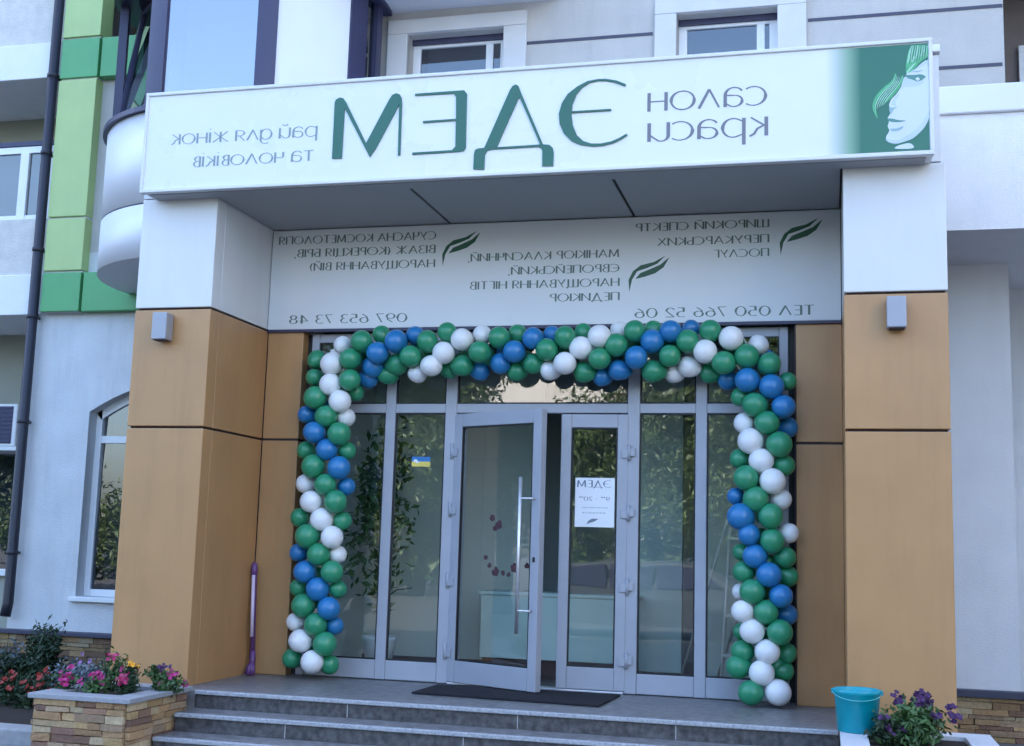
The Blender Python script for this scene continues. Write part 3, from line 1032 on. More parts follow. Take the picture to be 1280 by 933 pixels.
def pp(name, pts, k, mt):
    bm = bmesh.new()
    for _ in range(2):
        pts = [q for i in range(len(pts)) for q in ((pts[i][0] * .78 + pts[(i + 1) % len(pts)][0] * .22, pts[i][1] * .78 + pts[(i + 1) % len(pts)][1] * .22), (pts[i][0] * .22 + pts[(i + 1) % len(pts)][0] * .78, pts[i][1] * .22 + pts[(i + 1) % len(pts)][1] * .78))]
    prism(bm, trace(pts, 1020, 40, 5.833, YS), YS + .0085 - .0012 * k, YS + .012)
    return obj(name, bm, M[mt], pic)


pp('face', [(822, 190), (760, 232), (715, 280), (660, 300), (650, 335), (625, 390), (590, 450), (545, 492), (530, 540), (553, 560), (540, 600), (520, 628), (535, 650), (520, 688), (540, 715), (505, 770), (530, 800), (580, 815), (640, 800), (700, 780), (750, 740), (800, 680), (828, 612)], 1, 'print_face')
pp('neck', [(560, 852), (600, 825), (690, 803), (728, 850)], 1, 'print_face')
pp('hair', [(655, 243), (668, 160), (690, 95), (790, 92), (818, 100), (820, 180), (770, 205), (700, 285), (655, 305)], 2, 'print_hair')
for q in ([(662, 238), (676, 150), (697, 98), (712, 98), (700, 150), (690, 195)], [(690, 215), (725, 150), (737, 97), (752, 97), (745, 160), (705, 225)], [(655, 300), (690, 250), (740, 210), (700, 262), (668, 300)], [(748, 190), (775, 140), (780, 97), (790, 97), (788, 150)]):
    pp('hair_strand', q, 3, 'print_hair_light')
for q in ([(580, 290), (560, 350), (490, 405), (430, 470), (405, 550), (455, 648), (438, 570), (450, 510), (500, 440), (565, 385), (590, 330)], [(632, 305), (600, 390), (540, 440), (490, 490), (465, 545), (505, 520), (580, 450), (618, 390), (640, 330)], [(575, 345), (540, 400), (490, 440), (545, 412), (572, 375)]):
    pp('hair_strand', q, 2, 'print_hair_light' if q[0][0] == 575 else 'print_hair')
pp('eyelid', [(640, 312), (720, 312), (762, 305), (808, 322), (770, 352), (735, 362), (705, 345), (672, 338)], 2, 'print_dark')
pp('iris', [(722, 340), (745, 325), (760, 345), (740, 358)], 3, 'print_face')
pp('eyebrow', [(690, 288), (740, 282), (790, 272), (745, 294)], 2, 'print_mid')
pp('lips', [(520, 628), (560, 630), (600, 642), (668, 645), (600, 658), (530, 652)], 2, 'print_dark')
pp('lip_shade', [(530, 705), (600, 700), (645, 680), (620, 715), (560, 726)], 2, 'print_mid')
pp('nostril', [(532, 545), (560, 552), (598, 540), (565, 565), (548, 600), (536, 580)], 2, 'print_mid')
pp('eye_shade', [(645, 318), (690, 345), (740, 368), (800, 345), (770, 385), (700, 400), (640, 400), (612, 430), (628, 370)], 1.5, 'print_soft')
pp('jaw_shade', [(828, 560), (828, 625), (790, 700), (735, 752), (660, 795), (580, 818), (520, 800), (505, 772), (540, 785), (600, 790), (680, 745), (750, 690), (800, 620)], 1.5, 'print_soft')
pp('nose_shade', [(600, 440), (560, 490), (545, 530), (590, 540), (575, 505), (612, 460)], 1.5, 'print_soft')
pp('forehead_shade', [(655, 300), (720, 285), (790, 240), (823, 225), (822, 195), (765, 232), (715, 275)], 1.5, 'print_soft')
for k in range(15):
    t = k / 14
    pp('hair_strand', [(668 + 130 * t, 250 - 55 * t), (678 + 125 * t, 170 - 20 * t), (694 + 112 * t, 97 + 3 * t), (698 + 112 * t, 97 + 3 * t), (684 + 125 * t, 172 - 20 * t)], 4, ('print_hair_light', 'print_green')[k % 2])
for k in range(9):
    t = k / 8
    pp('hair_strand', [(585 + 45 * t, 300 + 8 * t), (560 + 45 * t, 370 + 10 * t), (470 + 50 * t, 450 + 25 * t), (425 + 65 * t, 540 - 8 * t), (440 + 35 * t, 600 - 60 * t), (430 + 66 * t, 540 - 10 * t), (476 + 50 * t, 454 + 25 * t), (566 + 45 * t, 372 + 10 * t)], 4, ('print_hair_light', 'print_green')[k % 2])

# ------------------------------------------------------------------ service board under the canopy
board = thing('service_board', 'white board under the canopy listing services and two phone numbers in mirrored lettering', 'sign', ((XL1 + XR0) / 2, 1.03, ZC))
YBo = 1.03
obj('panel', B(XL1 + .006, XR0 - .006, YBo, YB + .018, ZC + .004, ZS - .026, .004), M['board'], board)
obj('edge', B(XL1 + .006, XR0 - .006, YBo - .003, YB + .02, ZC - .02, ZC + .003), M['navy'], board)
YBT = YBo - .0005
for s, a, b, h in (
        ('СУЧАСНА КОСМЕТОЛОГІЯ', (349.8, 301.7), (544.5, 294), 9.5), ('ВІЗАЖ (КОРЕКЦІЯ БРІВ,', (368.4, 317), (543.5, 311.6), 9.5), ('НАРОЩУВАННЯ ВІЙ)', (388, 334.5), (543, 328.6), 9.5),
        ('097 653 73 48', (362.5, 400), (508, 397), 10.5),
        ('МАНІКЮР КЛАСИЧНИЙ,', (585.3, 322.8), (773.5, 316.3), 9.5), ('ЄВРОПЕЙСЬКИЙ,', (635.6, 339.2), (773.5, 334.8), 9.5), ('НАРОЩУВАННЯ НІГТІВ', (588, 357.8), (773.5, 352.3), 9.5), ('ПЕДИКЮР', (688, 372.5), (773.5, 370.5), 9.5),
        ('ШИРОКИЙ СПЕКТР', (795.3, 284), (960.5, 279.7), 9.5), ('ПЕРУКАРСЬКИХ', (822.7, 302.7), (960.5, 298.3), 9.5), ('ПОСЛУГ', (892.7, 317.3), (960.5, 315.8), 9.5),
        ('ТЕЛ 050 766 52 06', (794.2, 391.3), (1017.4, 388), 11.5)):
    text_mesh('lettering', s, a, b, h, YBT, M['letters_board'], board, True, .0015)
leaf1 = [(895, 270), (890, 200), (915, 150), (960, 115), (1040, 95), (1110, 58), (1060, 105), (1000, 130), (940, 150), (910, 200)]
leaf2 = [(930, 195), (960, 160), (1010, 140), (1080, 110), (1135, 65), (1100, 125), (1050, 160), (990, 180)]
base = at(975.8, 319, Y=YBo)
for tip in ((975.8, 319), (786.6, 365), (553.3, 332.3)):
    d = at(*tip, Y=YBo) - base
    bm = bmesh.new()
    for lf in (leaf1, leaf2):
        prism(bm, [(x + d.x, z + d.z) for x, z in trace(lf, 780, 260, 4.571, YBo)], YBo - .002, YBo + .002)
    obj('leaf_emblem', bm, M['leaf_logo'], board)

# ------------------------------------------------------------------ glazed entrance
gla = thing('glass_entrance', 'grey aluminium glazed entrance front with a pair of doors, one standing open', 'entrance', (1.9, YD, 0))
y0, y1 = YD - .04, YD + .04
zt0_, zt1_, zg = 2.250, 2.328, .165
zhd = ZC - .025
X = dict(jl=(-.205, -.135), m1=(.5573 - .045, .5573 + .045), m2=(1.1028 - .05, 1.1028 + .05), m3=(2.6687 - .05, 2.6687 + .05), m4=(3.2194 - .045, 3.2194 + .045), jr=(3.835, 3.905))
for k, (a, b) in X.items():
    obj('mullion', B(a, b, y0, y1, .006, zhd, .006), M['alu'], gla)
obj('reveal_filler', B(-.262, -.206, y0 + .05, y1, .006, zhd), M['black'], gla)
obj('reveal_filler', B(3.906, 3.957, y0 + .05, y1, .006, zhd), M['black'], gla)
bays = [(X['jl'][1], X['m1'][0]), (X['m1'][1], X['m2'][0]), (X['m2'][1], X['m3'][0]), (X['m3'][1], X['m4'][0]), (X['m4'][1], X['jr'][0])]
for i, (a, b) in enumerate(bays):
    obj('transom', B(a + .001, b - .001, y0 + .003, y1 - .003, zt0_, zt1_, .005), M['alu'], gla)
    obj('head_rail', B(a + .001, b - .001, y0 + .003, y1 - .003, zhd - .08, zhd - .002, .005), M['alu'], gla)
    obj('pane', B(a - .01, b + .01, YD - .004, YD + .004, zt1_ - .01, zhd - .07), M['glass'], gla)
    bm = bmesh.new()
    box(bm, a, b, YD - .03, YD - .008, zt1_ + .0, zt1_ + .012)
    box(bm, a, a + .012, YD - .03, YD - .008, zt1_ + .012, zhd - .08)
    box(bm, b - .012, b, YD - .03, YD - .008, zt1_ + .012, zhd - .08)
    obj('gasket', bm, M['black'], gla)
    if i != 2:
        obj('kick_panel', B(a + .001, b - .001, y0 + .004, y1 - .004, .008, zg, .006), M['alu'], gla)
        obj('pane', B(a - .01, b + .01, YD - .004, YD + .004, zg - .01, zt0_ + .01), M['glass'], gla)
        bm = bmesh.new()
        box(bm, a, b, YD - .03, YD - .008, zg, zg + .012)
        box(bm, a, b, YD - .03, YD - .008, zt0_ - .012, zt0_)
        box(bm, a, a + .012, YD - .03, YD - .008, zg + .012, zt0_ - .012)
        box(bm, b - .012, b, YD - .03, YD - .008, zg + .012, zt0_ - .012)
        obj('gasket', bm, M['black'], gla)
obj('threshold', B(X['m2'][1], X['m3'][0], y0 - .02, y1 + .02, .002, .018, .004), M['steel'], gla)


def door(hinge, free, label):
    """a leaf between two floor points; local u runs from hinge to free edge"""
    h, f = Vector((*hinge, 0)), Vector((*free, 0))
    d = f - h
    wd = d.length
    d.normalize()
    nrm = Vector((d.y, -d.x, 0))          # outward, to the street
    if nrm.y > 0:
        nrm = -nrm
    T = Matrix((d, -nrm, Vector((0, 0, 1)))).transposed().to_4x4()
    T.translation = h
    ZB, ZT = .022, 2.238

    def mk(name, parts, mt, parent, bev=.005, smooth=False):
        bm = bmesh.new()
        for a in parts:
            box(bm, *a, bev)
        bmesh.ops.transform(bm, matrix=T, verts=bm.verts)
        if T.determinant() < 0:
            bmesh.ops.reverse_faces(bm, faces=bm.faces)
        return obj(name, bm, mt, parent, smooth)
    st, tr_, br_ = .085, .11, .175
    root = mk('door', [(0, st, -.035, .035, ZB, ZT), (wd - st, wd, -.035, .035, ZB, ZT), (st + .001, wd - st - .001, -.033, .033, ZB, ZB + br_), (st + .001, wd - st - .001, -.033, .033, ZT - tr_, ZT)], M['alu'], gla)
    root['label'] = label
    mk('pane', [(st - .01, wd - st + .01, -.004, .004, ZB + br_ - .01, ZT - tr_ + .01)], M['glass'], root, 0)
    a, b, c, e = st, wd - st, ZB + br_, ZT - tr_
    mk('gasket', [(a, b, -.028, -.008, c, c + .012), (a, b, -.028, -.008, e - .012, e), (a, a + .012, -.028, -.008, c + .012, e - .012), (b - .012, b, -.028, -.008, c + .012, e - .012)], M['black'], root, 0)
    for z in (.20, .78, 1.37, 1.86):
        bm = bmesh.new()
        tube(bm, [(-.012, -.045, z), (-.012, -.045, z + .13)], .013, 10)
        box(bm, -.06, -.012, -.05, -.038, z + .035, z + .1, .003)
        box(bm, -.012, .05, -.05, -.036, z + .02, z + .085, .003)
        bmesh.ops.transform(bm, matrix=T, verts=bm.verts)
        obj('hinge', bm, M['alu'], root)
    return root, T, wd, mk


DL_h = (1.156, YD - .01)
DL_f = (2.008, .734)
dl, TL, WL, mkL = door(DL_h, DL_f, 'left door leaf swung open to the street with a long bar handle')
# long bar handle
bm = bmesh.new()
hx = WL - .15
tube(bm, [(hx, -.10, .46), (hx, -.10, 1.69)], .0155, 12)
for z in (.64, 1.52):
    tube(bm, [(hx, -.10, z), (hx + .02, -.10, z), (hx + .09, -.075, z), (hx + .1, -.035, z)], .009, 8)
bmesh.ops.transform(bm, matrix=TL, verts=bm.verts)
obj('handle', bm, M['steel'], dl)
mkL('lock', [(WL - .055, WL - .035, -.042, -.034, 1.02, 1.06)], M['black'], dl, .002)
DR_h = (2.625, YD - .012)
DR_f = (2.07, YD - .03)
dr, TR, WR, mkR = door(DR_h, DR_f, 'right door leaf standing closed with a paper notice on its glass')

# decals on the glass
dec = thing('flower_decal', 'sprig of dark maroon blossoms stuck to the glass of the open door', 'sticker', TL @ Vector((WL * .6, -.006, .9)))
bm = bmesh.new()
rng = random.Random(5)
TLi = TL.inverted()


def on_leaf(px, py):
    """point where the pixel's sight line meets the open leaf"""
    o_, d_ = CAM, FW + RT * ((px - 640) / FPX) - UP * ((py - 466.5) / FPX)
    a, b = TLi @ o_, (TLi.to_3x3() @ d_)
    t = (-.0065 - a.y) / b.y
    return a + b * t


def blossom(bm, cx, cz, r):
    for k in range(5):
        a0 = 2 * math.pi * k / 5 + rng.uniform(0, 1)
        c = (cx + r * .55 * math.cos(a0), cz + r * .55 * math.sin(a0))
        pts = [(c[0] + r * .5 * math.cos(t), c[1] + r * .5 * math.sin(t)) for t in np.linspace(0, 2 * math.pi, 9)[:-1]]
        prism(bm, pts, -.0065 - .0004 * (k + 1), -.0045)


for x, y, r in ((918, 92, 16), (945, 120, 20), (930, 135, 14), (890, 258, 12), (905, 290, 12), (930, 315, 22), (962, 322, 12), (985, 328, 11), (1010, 300, 22), (1062, 292, 14)):
    q = on_leaf(340 + x / 3.333, 620 + y / 3.333)
    if q.x < WL - .09:
        blossom(bm, q.x, q.z, r / 3.333 * .006)
bmesh.ops.transform(bm, matrix=TL, verts=bm.verts)
obj('blossoms', bm, M['decal'], dec)

stk = thing('flag_sticker', 'small blue and yellow sticker on the glass beside the open door', 'sticker', at(527, 577, Y=YD - .006))
a, b = at(515, 571, Y=YD - .006), at(537.5, 583.5, Y=YD - .006)
zm = (a.z + b.z) / 2
obj('blue_band', B(a.x, b.x, YD - .0065, YD - .0045, zm + .0005, a.z), M['flag_blue'], stk)
obj('yellow_band', B(a.x, b.x, YD - .0065, YD - .0045, b.z, zm), M['flag_yellow'], stk)
bm = bmesh.new()
c = at(521, 576, Y=YD)
prism(bm, [(c.x - .03, c.z - .008), (c.x - .018, c.z + .012), (c.x, c.z + .01), (c.x + .014, c.z - .006), (c.x + .03, c.z - .012), (c.x + .01, c.z - .022), (c.x - .012, c.z - .014)], YD - .008, YD - .006)
obj('white_mark', bm, M['paper'], stk)

YPo = YD - .0395
pos = thing('door_notice', 'white paper opening-hours notice taped inside the closed door glass', 'poster', at(743, 660, Y=YPo))
a, b = at(719.5, 596, Y=YPo), at(767.5, 661, Y=YPo)
obj('paper', B(a.x, b.x, YPo, YPo + .002, b.z + .008, a.z - .008), M['paper'], pos)
text_mesh('lettering', 'ЭДЕМ', (722, 604), (763, 606), 8.5, YPo - .0003, M['ink'], pos, True, .0008)
text_mesh('lettering', '9°° - 20°°', (724, 623), (762, 624.5), 5.0, YPo - .0003, M['ink'], pos, True, .0008)
for yy, (xa, xb) in ((634.5, (728, 760)), (641, (728, 757))):
    bm = bmesh.new()
    xa_ = at(xa, yy, Y=YPo)
    rng2 = random.Random(int(yy))
    x = xa_.x
    xe = at(xb, yy, Y=YPo).x
    while x < xe:
        l = rng2.uniform(.008, .03)
        box(bm, x, min(x + l, xe), YPo - .0008, YPo, xa_.z - .005, xa_.z + .004)
        x += l + .006
    obj('fine_print', bm, M['ink_pale'], pos)
bm = bmesh.new()
prism(bm, trace([(220, 635), (235, 608), (265, 590), (320, 592), (290, 612), (250, 625)], 700, 560, 6.66, YPo), YPo - .0012, YPo + .0005)
obj('leaf_emblem', bm, M['ink'], pos)

# ------------------------------------------------------------------ the room behind the glass
room = thing('salon_interior', 'dim salon hall behind the glass with pale green walls and brown floor', 'room', (1.9, 3, 0))
RX0, RX1, RYb = -.22, 4.24, 4.4
obj('floor', B(RX0, RX1, YD + .125, RYb, -.03, .0), M['room_floor'], room)
obj('back_wall', B(RX0, RX1, RYb - .1, RYb, .001, 3.3), M['room_grey'], room)
obj('side_wall', B(RX0 - .1, RX0, YD + .06, RYb, 0, 3.3), M['room_grey'], room)
obj('side_wall', B(RX1, RX1 + .1, YD + .06, RYb, 0, 3.3), M['room_wall'], room)
obj('ceiling', B(RX0, RX1, YD + .06, RYb, 3.2, 3.3), M['room_grey'], room)
# partition on the right with a dark doorway
py_ = 2.45
lx = at(480, 650, Y=2.75).x
pl_ = obj('partition', B(RX0, at(677, 650, Y=2.72).x, 2.72, 2.82, .06, 3.2), M['room_wall'], room)
obj('skirting', B(RX0, at(677, 650, Y=2.72).x, 2.708, 2.82, 0, .058), M['room_floor'], pl_)
qa, qb, qc = at(806, 650, Y=py_).x, at(853, 650, Y=py_).x, at(872, 650, Y=py_).x
pt = obj('partition', B(qa - .05, qb, py_, py_ + .1, 0.06, 3.2), M['room_wall'], room)
obj('skirting', B(qa, qb, py_ - .012, py_ + .1, 0, .058), M['room_floor'], pt)
obj('door_frame', B(qc + .0, qc + .07, py_ - .02, py_ + .1, 0, 2.3, .004), M['upvc'], room)
obj('partition', B(qc + .071, RX1, py_, py_ + .1, 0, 3.2), M['room_wall'], room)
# counter
ctr = thing('reception_counter', 'pale teal reception counter standing in the hall behind the doors', 'counter', (2.1, 2.1, 0))
CY = 2.1
c0, c1 = at(740, 829, Y=CY), at(745, 749, Y=CY)
cxa, cxb = at(600, 790, Y=CY).x, at(792, 790, Y=CY).x
obj('front', B(cxa, cxb, CY, CY + .04, c0.z, c1.z, .006), M['counter'], ctr)
obj('top', B(cxa - .03, cxb + .03, CY - .014, CY + .5, c1.z + .002, c1.z + .035, .006), M['counter'], ctr)
obj('plinth', B(cxa + .02, cxb - .02, CY + .025, CY + .45, .0, c0.z - .002), M['room_floor'], ctr)
obj('side', B(cxa + .01, cxa + .05, CY + .042, CY + .46, c0.z, c1.z), M['counter'], ctr)
obj('side', B(cxb - .05, cxb - .01, CY + .042, CY + .46, c0.z, c1.z), M['counter'], ctr)
# step ladder
lad = thing('step_ladder', 'white step ladder standing open behind the right hand glass', 'ladder', (3.35, 1.75, 0))
la, lb = at(913, 645, Y=1.6), at(901, 846, Y=1.45)
lc = at(846, 842, Y=2.0)
ld = at(866, 745, Y=2.3)


def flat_bar(p, q, wx=.03, wy=.05):
    bm = bmesh.new()
    tube(bm, [p, q], wx * .6, 4)
    return bm


top = Vector((la.x, 1.68, la.z))
for dx in (0, .34):
    obj('rail', flat_bar((lb.x + dx, 1.42, .0), (top.x + dx, 1.68, la.z)), M['wood_white'], lad)
    obj('rail', flat_bar((lc.x + dx * .9, 2.2, .0), (top.x + dx - .02, 1.71, la.z)), M['wood_white'], lad)
for i in range(4):
    t = (i + 1) / 4.6
    p = Vector((lb.x, 1.42, 0)).lerp(top, t)
    obj('step', B(p.x, p.x + .34, p.y - .05, p.y + .05, p.z - .012, p.z + .012, .003), M['wood_white'], lad)

# ------------------------------------------------------------------ leaves
def leaf_cloud(pts_n, centre, radii, size, rng, shell=.35, up=.3, clumps=None):
    """many small leaf quads (each a folded pair of triangles is not needed at this size)"""
    r = np.random.RandomState(rng)
    c = np.array(centre)
    rad = np.array(radii)
    if clumps:
        u = r.normal(size=(clumps, 3))
        u /= np.linalg.norm(u, axis=1)[:, None]
        cc = u * (r.uniform(shell, 1, (clumps, 1)))
        idx = r.randint(0, clumps, pts_n)
        q = cc[idx] + r.normal(size=(pts_n, 3)) * (.9 / clumps ** .5)
    else:
        u = r.normal(size=(pts_n, 3))
        u /= np.linalg.norm(u, axis=1)[:, None]
        q = u * r.uniform(shell, 1, (pts_n, 1)) ** .6
    pos = c + q * rad
    n = r.normal(size=(pts_n, 3)) + q * .8 + np.array([0, 0, up])
    n /= np.linalg.norm(n, axis=1)[:, None]
    a = np.cross(n, r.normal(size=(pts_n, 3)))
    a /= np.linalg.norm(a, axis=1)[:, None]
    b = np.cross(n, a)
    s = size * r.uniform(.6, 1.3, (pts_n, 1))
    tip = pos + a * s
    l = pos + b * s * .38 + n * s * .12
    rr = pos - b * s * .38 + n * s * .12
    bk = pos - a * s
    v = np.stack([bk, rr, tip, l], 1).reshape(-1, 3)
    return v


def leaf_obj(name, v, mt, parent):
    me = bpy.data.meshes.new(name)
    nq = len(v) // 4
    me.vertices.add(len(v))
    me.vertices.foreach_set('co', v.astype(np.float32).ravel())
    me.loops.add(len(v))
    me.polygons.add(nq)
    me.loops.foreach_set('vertex_index', np.arange(len(v), dtype=np.int32))
    me.polygons.foreach_set('loop_start', np.arange(0, len(v), 4, dtype=np.int32))
    me.update()
    me.validate()
    me.materials.append(mt)
    o = bpy.data.objects.new(name, me)
    col.objects.link(o)
    if parent is not None:
        o.parent = parent
    return o


def flowers(bm, pts, r, rng):
    """five-petalled cups facing up and out"""
    for p in pts:
        p = Vector(p)
        n = Vector((rng.uniform(-.7, .7), rng.uniform(-1.0, -.1), rng.uniform(.2, 1))).normalized()
        u = n.orthogonal().normalized()
        v = n.cross(u)
        rr = r * rng.uniform(.75, 1.2)
        c = bm.verts.new(p - n * rr * .3)
        ring = []
        ph = rng.uniform(0, 6)
        for k in range(10):
            a = ph + 2 * math.pi * k / 10
            q = rr * (1.0 if k % 2 == 0 else .72)
            ring.append(bm.verts.new(p + (u * math.cos(a) + v * math.sin(a)) * q + n * rr * rng.uniform(-.1, .15)))
        for k in range(10):
            bm.faces.new((c, ring[k], ring[(k + 1) % 10]))


def plant(name, label, cat, base, rad, hgt, nleaf, leaf, lmat, fl, fmat, fr, seed, group=None):
    """bedding plant: stems, leaves, blossoms (local coordinates about its base)"""
    rng = random.Random(seed)
    t = thing(name, label, cat, base, group)
    bm = bmesh.new()
    for k in range(7):
        a = rng.uniform(0, 6.28)
        rr = rng.uniform(.2, .8) * rad
        tube(bm, [(0, 0, -.02), (rr * .5 * math.cos(a), rr * .5 * math.sin(a), hgt * .5), (rr * math.cos(a), rr * math.sin(a), hgt * .9)], [.005, .004, .002], 5)
    obj('stems', bm, M['leaf_dark'], t, world=False)
    leaf_obj('foliage', leaf_cloud(nleaf, (0, 0, hgt * .48), (rad, rad * .9, hgt * .52), leaf, seed, .1, .4, 16), M[lmat], t)
    if fl:
        pts = []
        for k in range(fl):
            a, e = rng.uniform(0, 6.28), rng.uniform(.1, 1.45)
            q = rng.uniform(.8, 1.08)
            pts.append((rad * q * math.cos(a) * math.cos(e), rad * q * math.sin(a) * math.cos(e), hgt * (.48 + .55 * q * math.sin(e))))
        # blossoms come in bunches
        pp_ = []
        for p in pts:
            for k in range(4):
                pp_.append((p[0] + rng.gauss(0, fr * .8), p[1] + rng.gauss(0, fr * .8), p[2] + rng.gauss(0, fr * .7)))
        bm = bmesh.new()
        flowers(bm, pp_, fr, rng)
        obj('blossoms', bm, M[fmat], t, world=False)
    return t


# ------------------------------------------------------------------ planters
def planter(label, x0, x1, ya, yb, ztop, capm, seed, side):
    t = thing('stone_planter', label, 'planter', ((x0 + x1) / 2, (ya + yb) / 2, GZ))
    rng = random.Random(seed)
    bm = bmesh.new()
    h = ztop - .035 - GZ
    i = .045
    ledge_wall(bm, (x0 + i, ya + i, GZ), (1, 0, 0), (0, -1, 0), x1 - x0 - 2 * i, h, rng)
    ledge_wall(bm, (x1 - i, ya + i, GZ), (0, 1, 0), (1, 0, 0), yb - ya - 2 * i, h, rng)
    ledge_wall(bm, (x0 + i, yb - i, GZ), (0, -1, 0), (-1, 0, 0), yb - ya - 2 * i, h, rng)
    obj('stone_facing', bm, M['stone'], t)
    cw = .17
    bm = bmesh.new()
    box(bm, x0 + i + .001, x1 - i - .001, ya + i + .001, ya + cw, GZ - .02, ztop - .036)
    box(bm, x0 + i + .001, x1 - i - .001, yb - cw, yb - i - .001, GZ - .02, ztop - .036)
    box(bm, x0 + i + .001, x0 + cw, ya + cw, yb - cw, GZ - .02, ztop - .036)
    box(bm, x1 - cw, x1 - i - .001, ya + cw, yb - cw, GZ - .02, ztop - .036)
    obj('wall', bm, M['mortar'], t)
    for a in ((x0, x1, ya, ya + cw), (x0, x1, yb - cw, yb), (x0, x0 + cw, ya + cw + .003, yb - cw - .003), (x1 - cw, x1, ya + cw + .003, yb - cw - .003)):
        obj('cap_slab', B(*a, ztop - .035, ztop, .005), capm, t)
    obj('soil', B(x0 + cw + .002, x1 - cw - .002, ya + cw + .002, yb - cw - .002, GZ, ztop - .03), M['soil'], t)
    return t


planter('stone-clad flower planter with a grey cap left of the steps', -1.225, -.425, -1.105, -.235, .03, M['cap'], 11, 1)
planter('stone-clad flower planter with a pale cap under the turquoise bucket', 4.265, 5.2, -1.35, -.16, .03, M['cap_light'], 12, 0)
GP = 'bedding plants in the left planter'


def ppos(px, py, z=.0, Y=None):
    return at(px, py, Z=z) if Y is None else at(px, py, Y=Y)


def place_plants(specs):
    for s in specs:
        px, py, Y, zb = s[0]
        p = at(px, py, Y=Y)
        plant(s[1], s[2], s[3], (p.x, p.y, zb), *s[4:])


place_plants([
    ((84, 850, -.80, .0), 'petunia_plant', 'low magenta petunia at the left corner of the left planter', 'flower', .10, .15, 260, .022, 'leaf_mid', 7, 'magenta', .021, 21, GP),
    ((120, 850, -.83, .0), 'petunia_plant', 'magenta petunia in the middle front of the left planter', 'flower', .10, .14, 260, .022, 'leaf_mid', 7, 'magenta', .022, 22, GP),
    ((157, 850, -.80, .0), 'petunia_plant', 'pink-red petunia by the front corner of the left planter', 'flower', .08, .15, 220, .022, 'leaf_dark', 5, 'pinkred', .022, 23, GP),
    ((137, 840, -.55, .0), 'petunia_plant', 'tall pink-red petunia standing behind the marigold in the left planter', 'flower', .11, .28, 300, .024, 'leaf_mid', 4, 'pinkred', .018, 24, GP),
    ((165, 835, -.62, .0), 'marigold_plant', 'orange marigold blooming above the left planter', 'flower', .08, .24, 240, .022, 'leaf_dark', 4, 'orange', .019, 25),
    ((198, 845, -.55, .0), 'petunia_plant', 'leafy petunia with few purple blooms at the right of the left planter', 'flower', .10, .20, 320, .026, 'leaf_mid', 3, 'violet', .018, 26, GP),
    ((216, 850, -.52, .0), 'petunia_plant', 'bright magenta petunia beside the top of the steps', 'flower', .09, .14, 220, .022, 'leaf_mid', 6, 'magenta', .022, 27, GP),
    ((108, 838, -.55, .0), 'lavender_plant', 'grey-blue lavender at the back of the left planter', 'flower', .13, .20, 500, .020, 'leaf_grey', 3, 'lilac', .013, 28),
    # right planter
    ((1150, 905, -.62, .0), 'petunia_plant', 'big bushy dark purple petunia in the right planter', 'flower', .24, .29, 1600, .028, 'leaf_mid', 13, 'violet', .027, 31),
    ((1110, 905, -.72, .0), 'petunia_plant', 'small dark petunia next to the turquoise bucket', 'flower', .13, .17, 420, .024, 'leaf_dark', 4, 'violet', .020, 32),
])
# flower bed: bush, red flowers, grey tufts
GB = 'red flowers in the flower bed'
place_plants([
    ((54, 838, 1.9, GZ + .06), 'evergreen_bush', 'dark green evergreen bush against the stone plinth left of the portico', 'bush', .24, .62, 2600, .030, 'leaf_dark', 0, None, .02, 41),
    ((24, 838, 1.5, GZ + .06), 'evergreen_bush', 'low dark evergreen bush behind the red flowers', 'bush', .26, .40, 1800, .030, 'leaf_dark', 0, None, .02, 42),
    ((8, 868, .55, GZ + .06), 'red_flower_plant', 'dark-leaved red flower at the left edge of the bed', 'flower', .17, .30, 520, .028, 'leaf_dark', 7, 'red', .025, 43, GB),
    ((30, 870, .50, GZ + .06), 'red_flower_plant', 'dark-leaved red flower close to the stone planter', 'flower', .17, .27, 520, .028, 'leaf_dark', 6, 'red', .025, 44, GB),
    ((52, 862, .75, GZ + .06), 'red_flower_plant', 'dark-leaved red flower half hidden behind the stone planter', 'flower', .16, .28, 520, .028, 'leaf_dark', 5, 'red', .025, 45, GB),
    ((4, 826, 2.2, GZ + .06), 'grey_leaved_plant', 'grey-blue leaved plant at the foot of the drainpipe', 'plant', .25, .42, 900, .030, 'leaf_grey', 0, None, .02, 46),
    ((98, 838, 1.3, GZ + .06), 'grey_leaved_plant', 'grey-blue leaved plant between the bush and the tan pillar', 'plant', .22, .40, 900, .026, 'leaf_grey', 2, 'lilac', .013, 47),
])
# indoor tree
it = thing('indoor_plant', 'tall leafy houseplant in a white pot behind the left glass', 'plant', at(470, 835, Y=1.85) * 1)
ip = it.location
it.location = (ip.x, 1.9, 0)
bm = bmesh.new()
lathe(bm, [(.001, 0), (.11, 0), (.155, .27), (.16, .3), (.145, .3), (.135, .26), (.001, .26)], (0, 0, 0), 24)
obj('pot', bm, M['paper'], it, world=False)
bm = bmesh.new()
tube(bm, [(0, 0, .2), (.02, .01, .7), (-.02, .0, 1.3), (.03, .02, 1.9)], [.018, .015, .012, .006], 8)
for k in range(9):
    z = .6 + k * .15
    a = k * 2.4
    tube(bm, [(0, 0, z), (.15 * math.cos(a), .15 * math.sin(a), z + .12), (.3 * math.cos(a), .3 * math.sin(a), z + .14)], [.008, .006, .003], 5)
obj('trunk', bm, M['bark'], it, world=False)
leaf_obj('foliage', leaf_cloud(900, (0, 0, 1.35), (.34, .3, .85), .055, 77, .1, .2, 26), M['leaf_mid'], it)

